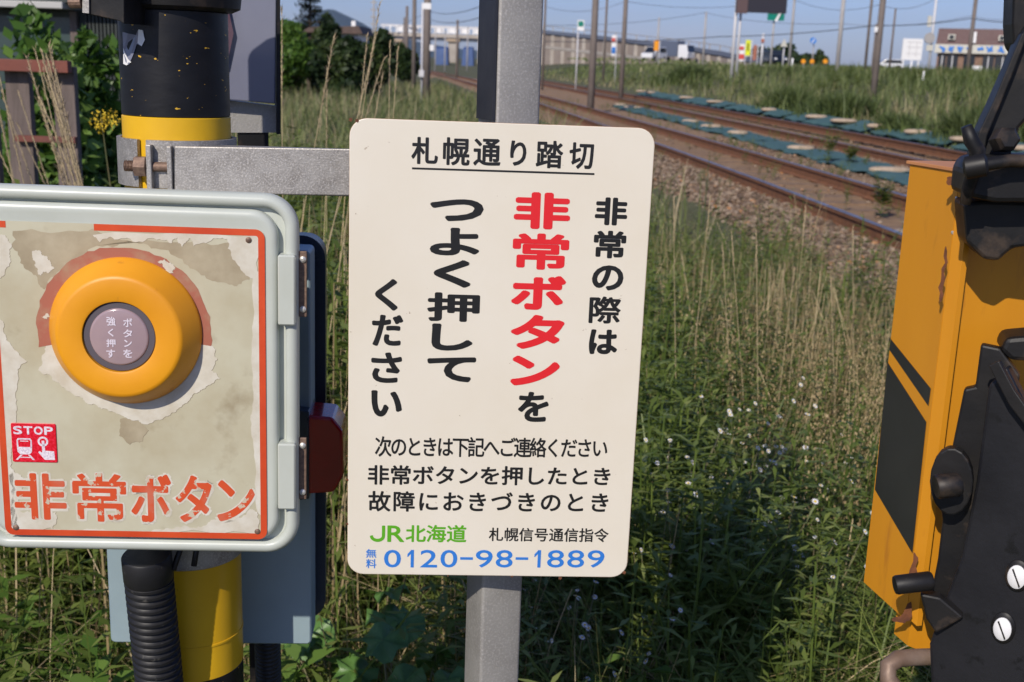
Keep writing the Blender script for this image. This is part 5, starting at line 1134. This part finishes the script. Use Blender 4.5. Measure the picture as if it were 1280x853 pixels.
for lab, x, yt, yb, Y, h_, mt in (('leftmost orange round marker on a white post', 1004, 74, 84, 110, 0, M_SORANGE), ('middle orange round marker on a white post', 1015, 74, 84, 112, 0, M_SORANGE), ('rightmost orange round marker on a white post', 1031.5, 74, 86, 108, 0, M_SORANGE)):
    o, r_, H = pole_px(lab, x, yt + 4, x, yb, Y, 2.0, M_WHITE, name='delineator', cat='road marker'); tag(o, group='orange road markers'); p = at(x, 77, Y - .3) - o.location
    MB().lathe([(.21, 0), (.21, .05)], 14, Matrix.Translation(p) @ Matrix.Rotation(R(90), 4, 'X')).build('reflector', mt, o)
o, r_, H = pole_px('round blue road sign with white arrow on a thin post', 1017, 50, 1015, 80, 125, 1.4, M_POLEG, name='road_sign', cat='road sign'); p = at(1016.5, 51, 124.6) - o.location
MB().lathe([(.32, 0), (.32, .05)], 18, Matrix.Translation(p) @ Matrix.Rotation(R(90), 4, 'X')).build('blue_disc', M_SBLUE, o); MB().poly([(p.x - .17, p.y - .08, p.z - .2), (p.x - .08, p.y - .08, p.z - .24), (p.x + .18, p.y - .08, p.z + .2), (p.x + .1, p.y - .08, p.z + .22)], [(0, 1, 2, 3)]).build('white_arrow', M_WHITE, o, fix=False)
for lab, x, y, w_, h_, Y, mt in (('bright yellow vertical banner left of the dark car', 935, 60, 6, 18, 105, M_SYEL), ('white and red shop sign left of the yellow banner', 927, 66, 7, 20, 112, M_WHITE), ('small pinkish banner right of the yellow one', 943.5, 66, 4, 18, 118, M_FADED), ('blue and white banner on a thin pole before the ramp', 767, 57, 5, 24, 70, M_WHITE), ('orange and white banner beyond the van', 820.5, 57, 5.5, 12, 110, M_SORANGE)):
    o, r_, H = pole_px(lab, x + w_ / 2 + .6, y - h_ / 2 - 1, x + w_ / 2, y + 22, Y, 1.1, M_POLEL, name='banner_sign', cat='banner'); on_px(o, 'banner_cloth', x, y, w_, h_, mt, 0, .04)
    if mt is M_WHITE: on_px(o, 'red_print', x, y - h_ * .28, w_ * .8, h_ * .2, M_SRED, -.05, .03); on_px(o, 'lower_print', x, y + h_ * .25, w_ * .9, h_ * .3, M_SBLUE if x < 800 else M_SRED, -.05, .03)
    if mt is M_SYEL: on_px(o, 'dark_print', x, y - 1, w_ * .25, h_ * .5, M_STRIPE, -.05, .03)
o, r_, H = pole_px('white post with pink disc behind the dark car', 953.5, 42, 951, 84, 100, 3.0, M_POLEL, name='post_with_disc', cat='post'); on_px(o, 'pink_disc', 953.5, 51, 4, 4, M_FADED, -.2, .05)
o, r_, H = pole_px('thin post with small cream triangle sign', 980, 50, 978, 84, 100, 1.8, M_POLEL, name='road_sign', cat='road sign'); p = at(980, 54, 99.8) - o.location; MB().prism([(-.3, -.3), (.3, -.3), (0, .35)], 0, .05, Matrix.Translation(p) @ Matrix.Rotation(R(90), 4, 'X')).build('triangle_plate', M_FASCIA, o)
for lab, x, y0_, y1_, Y in (('short white post left of the orange markers', 990, 73, 84, 90), ('short white post in the grass left of the building', 1154, 89, 99, 45), ('white post below the white billboard', 1138.5, 76, 86, 70)): pole_px(lab, x, y0_, x, y1_, Y, 2.4, M_WHITE, name='white_marker_post', cat='post')
o, r_, H = pole_px('street direction sign with green picture on a tall post before the ramp', 725, 28, 721, 78, 60, 1.8, M_POLEL, name='road_sign', cat='road sign'); on_px(o, 'sign_panel', 726, 32, 8, 12, M_WHITE, -.1, .04); on_px(o, 'green_print', 726, 30, 6, 6, M_SGREEN, -.13, .02)
# white billboard
wb = at(1140, 62, 90); g = float(gz(wb.x, 90)); o = empty('white_billboard', 'plain white roadside billboard on two white legs', 'billboard', (wb.x, 90, g))
bw_, bh_ = 24 / FPX * 90, 25 / FPX * 90; cz = wb.z - g
MB().box((-bw_/2, -.08, cz - bh_/2), (bw_/2, .08, cz + bh_/2)).build('board', M_WHITE, o)
for s_ in (-.38, .38): MB().box((s_ * bw_ - .05, -.05, 0), (s_ * bw_ + .05, .05, cz - bh_/2)).build('leg', M_WHITE, o)
gl = MB()
for k in (-.15, .2): gl.box((k * bw_ - .01, -.095, cz - bh_*.35), (k * bw_ + .01, -.085, cz + bh_*.3))
for k in (-.2, .1, .34): gl.box((-bw_*.3, -.095, cz + k * bh_ - .012), (bw_*.42, -.085, cz + k * bh_ + .012))
gl.build('grey_print', M_POLEG, o)
# building with brown-red roof
BY = 120; bp = at(1169, 92, BY); bl = at(1169, 90, BY); S_ = BY / FPX * 1.06; bz = bp.z - .3
bd = empty('shop_building', 'low shop building with brown-red roof and cream fascia with blue letters', 'building', (bl.x, BY, bz)); bd.rotation_euler = (0, 0, R(-24))
Wd = 150 * S_; H1 = 23 * S_ + .3; H2 = 9.5 * S_; H3 = 17.5 * S_
MB().box((0, 0, 0), (Wd, 9, H1)).build('wall', M_BRICK, bd)
MB().box((-.25, -.5, H1), (Wd + .3, 9.2, H1 + H2)).build('fascia', M_FASCIA, bd)
MB().poly([(-.2, -.4, H1 + H2), (Wd + .2, -.4, H1 + H2), (Wd + .2, 9, H1 + H2), (-.2, 9, H1 + H2), (-.1, -.15, H1 + H2 + H3), (Wd, -.15, H1 + H2 + H3), (Wd, 8.5, H1 + H2 + H3), (-.1, 8.5, H1 + H2 + H3)], [(0, 3, 2, 1), (4, 5, 6, 7), (0, 1, 5, 4), (1, 2, 6, 5), (2, 3, 7, 6), (3, 0, 4, 7)]).build('roof', M_ROOFR, bd)
for u in (14, 67, 97, 130):
    f = MB().box((u*S_ - 3.8*S_, -.62, H1 + H2 + 5.0*S_), (u*S_ + 3.8*S_, .6, H1 + H2 + 11*S_)).build('dormer_window', M_FASCIA, bd); MB().box((u*S_ - 2.4*S_, -.66, H1 + H2 + 5.8*S_), (u*S_ + 2.4*S_, -.621, H1 + H2 + 10*S_)).build('pane', M_DGLASS, f)
for u0, u1 in ((2, 10), (11, 23), (29, 41), (49, 61), (62, 78), (86, 100), (103, 112), (116, 128)):
    f = MB().box((u0*S_, -.08, 3*S_), (u1*S_, .02, H1 - .15)).build('window', M_DGLASS, bd); MB().box(((u0+u1)/2*S_ - .05, -.12, 3*S_), ((u0+u1)/2*S_ + .05, -.085, H1 - .15)).build('mullion', M_POLEL, f)
MB().box((35*S_, -.66, H1 + H2 + 2*S_), (40*S_, -.52, H1 + H2 + 14*S_)).build('white_plate', M_WHITE, bd)
MB().box((40*S_, -1.2, 0), (50*S_, -1.05, 13*S_)).build('white_board', M_WHITE, bd)
for u in (3, 12, 21, 31, 43, 52, 64, 75):     # blue fascia characters, too small to read: built of a few strokes each
    rr_ = random.Random(u); lb = MB(); c = (u + 3) * S_; hz = H1 + H2 / 2; s3 = 3.6 * S_
    for k in range(4):
        a = rr_.choice((0, 90, 45, -45, 20)); M1 = Matrix.Translation((c + rr_.uniform(-.35, .35) * s3, -.56, hz + rr_.uniform(-.5, .5) * s3)) @ Matrix.Rotation(R(a), 4, 'Y'); lb.box((-s3 * .85, -.01 - k * .004, -s3 * .2), (s3 * .85, .0, s3 * .2), M1)
    lb.build('blue_letter', M_SBLUE, bd)

# embankment road and ramp wall at mid right
rd = MB(); rp = [at(640, 86, 240), at(900, 90, 150), at(1400, 108, 96)]
rs_ = [(p.x, p.y) for p in (Vector((40, 92, 0)), Vector((10, 140, 0)))]
grid_road = MB().box((22, 150, 1.9), (220, 200, 2.02)).build('road', M_ASPH, None); tag(grid_road, kind='structure')
MB().box((22, 149.6, 1.8), (220, 149.9, 2.12)).build('kerb', M_CONC, None); tag(bpy.data.objects['kerb'], kind='structure')
def rampwall():
    o = empty('ramp_wall', 'long tan retaining wall of the elevated road sloping down to the right', 'ramp', (0, 0, 0))
    xs_ = [600 + 13 * k for k in range(27)]
    def P(x): 
        f = (x - 600) / 338; Y = 250 - 90 * f; yt = np.interp(x, [600, 680, 760, 830, 900, 938], [29, 38, 46, 54, 64, 72]); return at(x, yt, Y)
    for x in xs_:
        a, b, b2 = P(x), P(x + 12.4), P(x + 13)
        if a.z > 2.9:
            q = [Vector((a.x, a.y, .6)), Vector((b.x, b.y, .6)), Vector((b.x, b.y, b.z - .75)), Vector((a.x, a.y, a.z - .75))]; if_ = [v + Vector((2, 8, 0)) for v in q]
            MB().poly(q + if_, [(0, 1, 2, 3), (7, 6, 5, 4), (0, 4, 5, 1), (1, 5, 6, 2), (2, 6, 7, 3), (3, 7, 4, 0)]).build('wall_panel', M_TANW, o)
            MB().box((a.x - .3, a.y - .6, .6), (a.x + .3, a.y - .01, a.z - .8)).build('rib', M_CONC, o)
        p0, p1 = Vector((a.x, a.y - .7, a.z)), Vector((b2.x, b2.y - .7, b2.z)); dn2 = Vector((0, 0, -.65)); bk2 = Vector((0, 9, 0))
        MB().box((a.x - .08, a.y - .7, a.z), (a.x + .08, a.y - .55, a.z + .8)).build('fence_post', M_POLEG, o)
        MB().tube([p0 + Vector((0, .05, .75)), p1 + Vector((0, .05, .75))], .06, 4).build('handrail', M_POLEG, o)
        if 670 < x < 830:
            l0, l1 = at(x, np.interp(x, [670, 830], [56, 74]), a.y - 20), at(x + 13, np.interp(x + 13, [670, 830], [56, 74]), b2.y - 20); MB().poly([l0 + dn2 * .7, l1 + dn2 * .7, l1, l0, l0 + dn2 * .7 + bk2 * .5, l1 + dn2 * .7 + bk2 * .5, l1 + bk2 * .5, l0 + bk2 * .5], [(0, 1, 2, 3), (7, 6, 5, 4), (0, 4, 5, 1), (2, 6, 7, 3)]).build('lower_ramp_wall', M_CONC, o)
        MB().poly([p0 + dn2, p1 + dn2, p1, p0, p0 + dn2 + bk2, p1 + dn2 + bk2, p1 + bk2, p0 + bk2], [(0, 1, 2, 3), (7, 6, 5, 4), (0, 4, 5, 1), (2, 6, 7, 3)]).build('parapet', M_RAILB, o)
rampwall()
# bridge at the left
bo = empty('road_bridge', 'pale road bridge crossing the railway behind the poles', 'bridge', (0, 0, 0))
a, b = at(478, 44, 260), at(650, 44, 248)
def seg(n_, ya, yb, dy0, dy1, mt, name):
    p0, p1 = at(476, ya, 262), at(652, ya + 6, 250); q0, q1 = at(476, yb, 262), at(652, yb + 6, 250); P = [p0, p1, q1, q0]
    MB().poly([v + Vector((0, dy0, 0)) for v in P] + [v + Vector((0, dy1, 0)) for v in P], [(0, 1, 2, 3), (7, 6, 5, 4), (0, 4, 5, 1), (1, 5, 6, 2), (2, 6, 7, 3), (3, 7, 4, 0)]).build(name, mt, bo)
seg(0, 40, 44.5, 0, 9, M_CONC, 'deck'); seg(0, 44.6, 48, .6, 8, M_RAILB, 'girder'); seg(0, 30, 33, -.2, -.1, M_POLEL, 'handrail')
for k in range(22):
    x = 480 + k * 8; p0, p1 = at(x, 31 + k * .25, 260), at(x, 40 + k * .25, 260); MB().box((p0.x - .15, p0.y - .3, p1.z), (p0.x + .15, p0.y - .15, p0.z)).build('rail_post', M_WHITE if k % 3 else M_POLEL, bo)
for k in range(10):
    x = 497 + k * 16; p0, p1 = at(x, 33.5 + k * .5, 260), at(x + 10, 40 + k * .5, 260); MB().box((p0.x, p0.y - .12, p1.z), (p1.x, p0.y - .05, p0.z)).build('noise_panel', M_WHITE, bo)
for x in (496, 567, 636):
    p = at(x, 60, 258); r_ = 6 / FPX * 258; f = at(x, 49, 258).z; MB().box((p.x - r_, 256, -1), (p.x + r_, 260, f - .6)).build('pier', M_CONC, bo); MB().box((p.x - r_ * 1.3, 255.5, f - .6), (p.x + r_ * 1.3, 260.5, f)).build('pier_cap', M_SAND, bo)
for lab, x, w_, yt, yb, mt in (('blue tarpaulin covered stack under the bridge left of the pier', 552, 18, 58, 66, M_BLUETARP), ('blue tarpaulin covered stack right of the pier', 585, 16, 58, 66, M_BLUETARP), ('blue stack far left under the bridge', 530, 12, 58, 64, M_BLUETARP)):
    p, q, g = at(x - w_/2, yt, 200), at(x + w_/2, yt, 200), 0; mb = MB(); mb.poly([(p.x, 200, 0), (q.x, 200, 0), (q.x, 204, 0), (p.x, 204, 0), (p.x + .2, 200.3, p.z - .5), (q.x - .2, 200.3, p.z - .3), (q.x - .2, 203.7, p.z), (p.x + .2, 203.7, p.z)], [(0, 3, 2, 1), (4, 5, 6, 7), (0, 1, 5, 4), (1, 2, 6, 5), (2, 3, 7, 6), (3, 0, 4, 7)]); tag(mb.build('tarp_stack', mt, None, bevel=.15), lab, 'covered stack')

# small far houses/cars
def car(label, x, y, Y, yaw_, L, W, H, mt, kind='car', name='parked_car', cat='car'):
    p = at(x, y, Y); o = empty(name, label, cat, (p.x, Y, float(gz(p.x, Y)) + .02)); o.rotation_euler = (0, 0, R(yaw_))
    if kind == 'truck':
        MB().box((-L/2, -W/2, .7), (L*.18, W/2, H)).build('cargo_box', M_TRUCKB, o, bevel=.03)
        pts = [(L*.2, .5), (L/2, .5), (L/2, 1.35), (L*.46, H*.82), (L*.2, H*.82)]
        MB().prism(pts, -W/2, W/2, Matrix.Rotation(R(90), 4, 'X')).build('cab', mt, o, bevel=.05); MB().prism([(L*.462, H*.78), (L*.502, 1.4), (L*.506, 1.42), (L*.47, H*.80)], -W*.44, W*.44, Matrix.Rotation(R(90), 4, 'X')).build('windscreen', M_DGLASS, o)
    else:
        pts = [(-L*.5, .35), (L*.5, .35), (L*.5, H*.5), (L*.3, H*.58), (L*.12, H), (-L*.42, H), (-L*.49, H*.58)]
        MB().prism(pts, -W/2, W/2, Matrix.Rotation(R(90), 4, 'X')).build('body', mt, o, bevel=.07)
        MB().prism([(L*.27, H*.60), (L*.12, H*.94), (-L*.40, H*.94), (-L*.45, H*.60)], -W/2 - .01, W/2 + .01, Matrix.Rotation(R(90), 4, 'X')).build('side_windows', M_DGLASS, o)
        MB().prism([(L*.31, H*.60), (L*.135, H*.96), (L*.15, H*.97), (L*.33, H*.61)], -W*.43, W*.43, Matrix.Rotation(R(90), 4, 'X')).build('windscreen', M_DGLASS, o)
        MB().box((-L*.505, -W*.42, H*.62), (-L*.46, W*.42, H*.9)).build('rear_window', M_DGLASS, o)
    for sx in (-.32, .32):
        for sy in (-1, 1): MB().lathe([(.32, -.1), (.32, .1)], 16, Matrix.Translation((L*sx, sy * (W/2 - .08), .33)) @ Matrix.Rotation(R(90), 4, 'X')).build('wheel', M_TYRE, o)
    for sy in (-1, 1): MB().box((L*.495, sy*W*.36 - .17, H*.36), (L*.51, sy*W*.36 + .17, H*.47)).build('headlight', M_LAMP, o)
    return o
car('white van parked on the road left of the truck', 817, 79, 170, -125, 4.4, 1.8, 1.9, M_CARW)
car('truck with grey-blue box and white cab on the road below the ramp', 843, 80, 175, -38, 5.4, 2.1, 2.9, M_CARW, 'truck', 'parked_truck', 'truck')
car('dark blue car with bright headlights facing the camera', 966, 84, 150, -78, 4.4, 1.85, 1.75, M_CARD)
car('white car below the white and red shop sign', 931, 83, 190, 170, 3.2, 1.7, 1.3, M_CARW)
car('white estate car between the thick pole and the white billboard', 1110, 84, 190, 175, 4.4, 1.7, 1.5, M_CARW)
# small house among the left trees
hp = at(424, 60, 45); ho = empty('small_house', 'small brown-roofed house with white wall among the left trees', 'house', (hp.x, 45, 0)); zr = at(424, 33, 45).z; ze = at(424, 42, 45).z
MB().box((-.9, -1, 0), (.85, 2, ze)).build('wall', M_WHITE, ho); MB().prism([(-1.2, ze - .02), (1.05, ze - .02), (.9, zr), (-.9, zr - .1)], -2.2, 1.3, Matrix.Rotation(R(90), 4, 'X')).build('roof', M_ROOFB, ho); MB().box((.3, -1.05, ze - .5), (.6, -1.0, ze - .15)).build('window', M_DGLASS, ho)
MB().box((.6, -1.0, zr - .1), (.75, -.85, zr + .18)).build('chimney', M_WHITE, ho)
# dark shed at far left
sp = at(60, 40, 8.5); so = empty('garden_shed', 'dark shed with grey roof edge and greenish window at the far left', 'shed', (sp.x, 8.5, 0)); zt = at(60, 12, 8.5).z; xr = at(150, 40, 8.5).x - sp.x
MB().box((-2.6, 0, 0), (xr, 2, zt)).build('wall', M_SHED, so); e0 = at(88, 6, 8.4).x - sp.x; MB().box((-2.7, -.25, zt), (e0, 2.1, zt + .045)).build('roof_edge', M_TRIM, so, bevel=.005); MB().box((-2.7, -.2, zt + .0455), (xr, 2.1, zt + .4)).build('roof', M_SHED, so)
x0_ = at(-40, 40, 8.4).x - sp.x; x1_ = at(84, 40, 8.4).x - sp.x; z1_ = at(40, 20, 8.4).z; w1 = MB().box((x0_, -.03, zt - 1.0), (x1_, -.002, z1_)).build('window', M_SHEDW, so)
MB().box((x1_ + .002, -.05, zt - 1.0), (x1_ + .05, -.002, z1_ + .04)).build('window_frame', M_WOOD, w1); MB().box((x0_, -.05, z1_ + .0005), (x1_, -.032, z1_ + .04)).build('window_frame', M_SHED, w1)
for k in range(9):
    xx = x1_ + .1 + k * (xr - x1_ - .1) / 9; MB().box((xx, -.03, 0), (xx + (xr - x1_ - .1) / 9 - .012, -.001, zt - .02)).build('plank', M_SHED, so)
# plank fence remains with red-brown rail
fp = at(45, 80, 4.0); fo = empty('plank_fence', 'old plank barrier with red-brown top board in the weeds at left', 'fence', (fp.x, 4.0, 0)); zt = at(45, 75, 4).z; zl = at(45, 90, 4).z; x0_ = at(-60, 80, 4).x - fp.x; x1_ = at(90, 80, 4).x - fp.x
MB().box((x0_, -.04, zl), (x1_, 0, zt)).build('top_board', M_REDWOOD, fo, bevel=.002); zm = at(45, 170, 4).z; MB().box((x0_ + .2, -.012, zm - .02), (x1_, .012, zm)).build('lower_rail', M_REDWOOD, fo)
for xa, xb in ((3, 33), (63, 90), (-40, -12)):
    a, b = at(xa, 90, 4).x - fp.x, at(xb, 90, 4).x - fp.x; MB().box((a, .014, 0), (b, .05, zl + .02)).build('plank', M_WOOD, fo, bevel=.002)

# overhead wires
def wire(label, pts, sag, r_, grp='overhead wires'):
    P = []
    for (x0, y0, Ya), (x1, y1, Yb) in zip(pts[:-1], pts[1:]):
        a, b = at(x0, y0, Ya), at(x1, y1, Yb); P += [a.lerp(b, t / 12) - Vector((0, 0, sag * 4 * (t / 12) * (1 - t / 12))) for t in range(12)]
    P.append(at(*pts[-1])); o = MB().tube(P, r_, 4).build('overhead_wire', M_WIRE, None); tag(o, label, 'wire', grp)
wire('lower thick overhead wire running from the ramp to the right edge', [(680, 52, 70), (900, 46, 68), (1094, 32, 60), (1213, 23, 62), (1300, 27, 60)], .12, .022)
wire('thin upper wire above the lower thick one', [(680, 32, 80), (881, 16, 100), (1053, 30, 70), (1213, 20, 70), (1300, 16, 70)], .3, .014)
wire('thin wire crossing the sky behind the billboard', [(680, 8, 90), (782, 2, 80), (990, -2, 80), (1100, 6, 70), (1180, -8, 70)], .5, .013)
wire('faint railway wire left of the steel post', [(470, 40, 200), (537, 14, 60), (640, -10, 30)], .3, .012)
wire('second faint railway wire left of the steel post', [(500, 60, 200), (537, 24, 60), (640, 6, 30)], .3, .012)

# mountain
def mountain():
    D = 8500; xs = np.linspace(-9000, 3500, 120); px_x = [-600, 300, 380, 408, 425, 450, 480, 560, 700, 1400]; px_y = [40, 40, 24, 11, 15, 27, 44, 60, 72, 100]
    V = []; F = []; pk = [at(a, b, D) for a, b in zip(px_x, px_y)]; H = np.interp(xs, [p.x for p in pk], [p.z for p in pk]); H = H * (1 + .02 * np.sin(xs / 130) + .015 * np.sin(xs / 47)); H = np.maximum(H, 2)
    rows = [(-2600, 0), (-1500, .22), (-700, .62), (-250, .88), (0, 1), (500, .7), (2000, 0)]
    for dy, f in rows: 
        for x_, h_ in zip(xs, H): V.append((x_, D + dy + 120 * math.sin(x_ / 400), h_ * f * (1 + .12 * math.sin(x_ / 210 + dy)*(f < 1))))
    n = len(xs); i = np.arange(len(V)).reshape(len(rows), n); F = np.stack([i[:-1, :-1], i[:-1, 1:], i[1:, 1:], i[1:, :-1]], -1).reshape(-1, 4)
    add('mountain', np_mesh('mountain', np.array(V), F), M_PINES, None, 'structure', True)
mountain()

# haze: one closed box of thin air round everything
HZ = True
if HZ:
    hm = bpy.data.materials.new('haze_air'); hm.use_nodes = True; t = hm.node_tree; t.nodes.clear(); oo = t.nodes.new('ShaderNodeOutputMaterial'); v = t.nodes.new('ShaderNodeVolumePrincipled')
    v.inputs['Color'].default_value = (.45, .62, 1.0, 1); v.inputs['Density'].default_value = .00003; t.links.new(v.outputs[0], oo.inputs['Volume'])
    MB().box((-9900, -900, -1.5), (9900, 12900, 560)).build('haze', hm, None, kind='stuff')
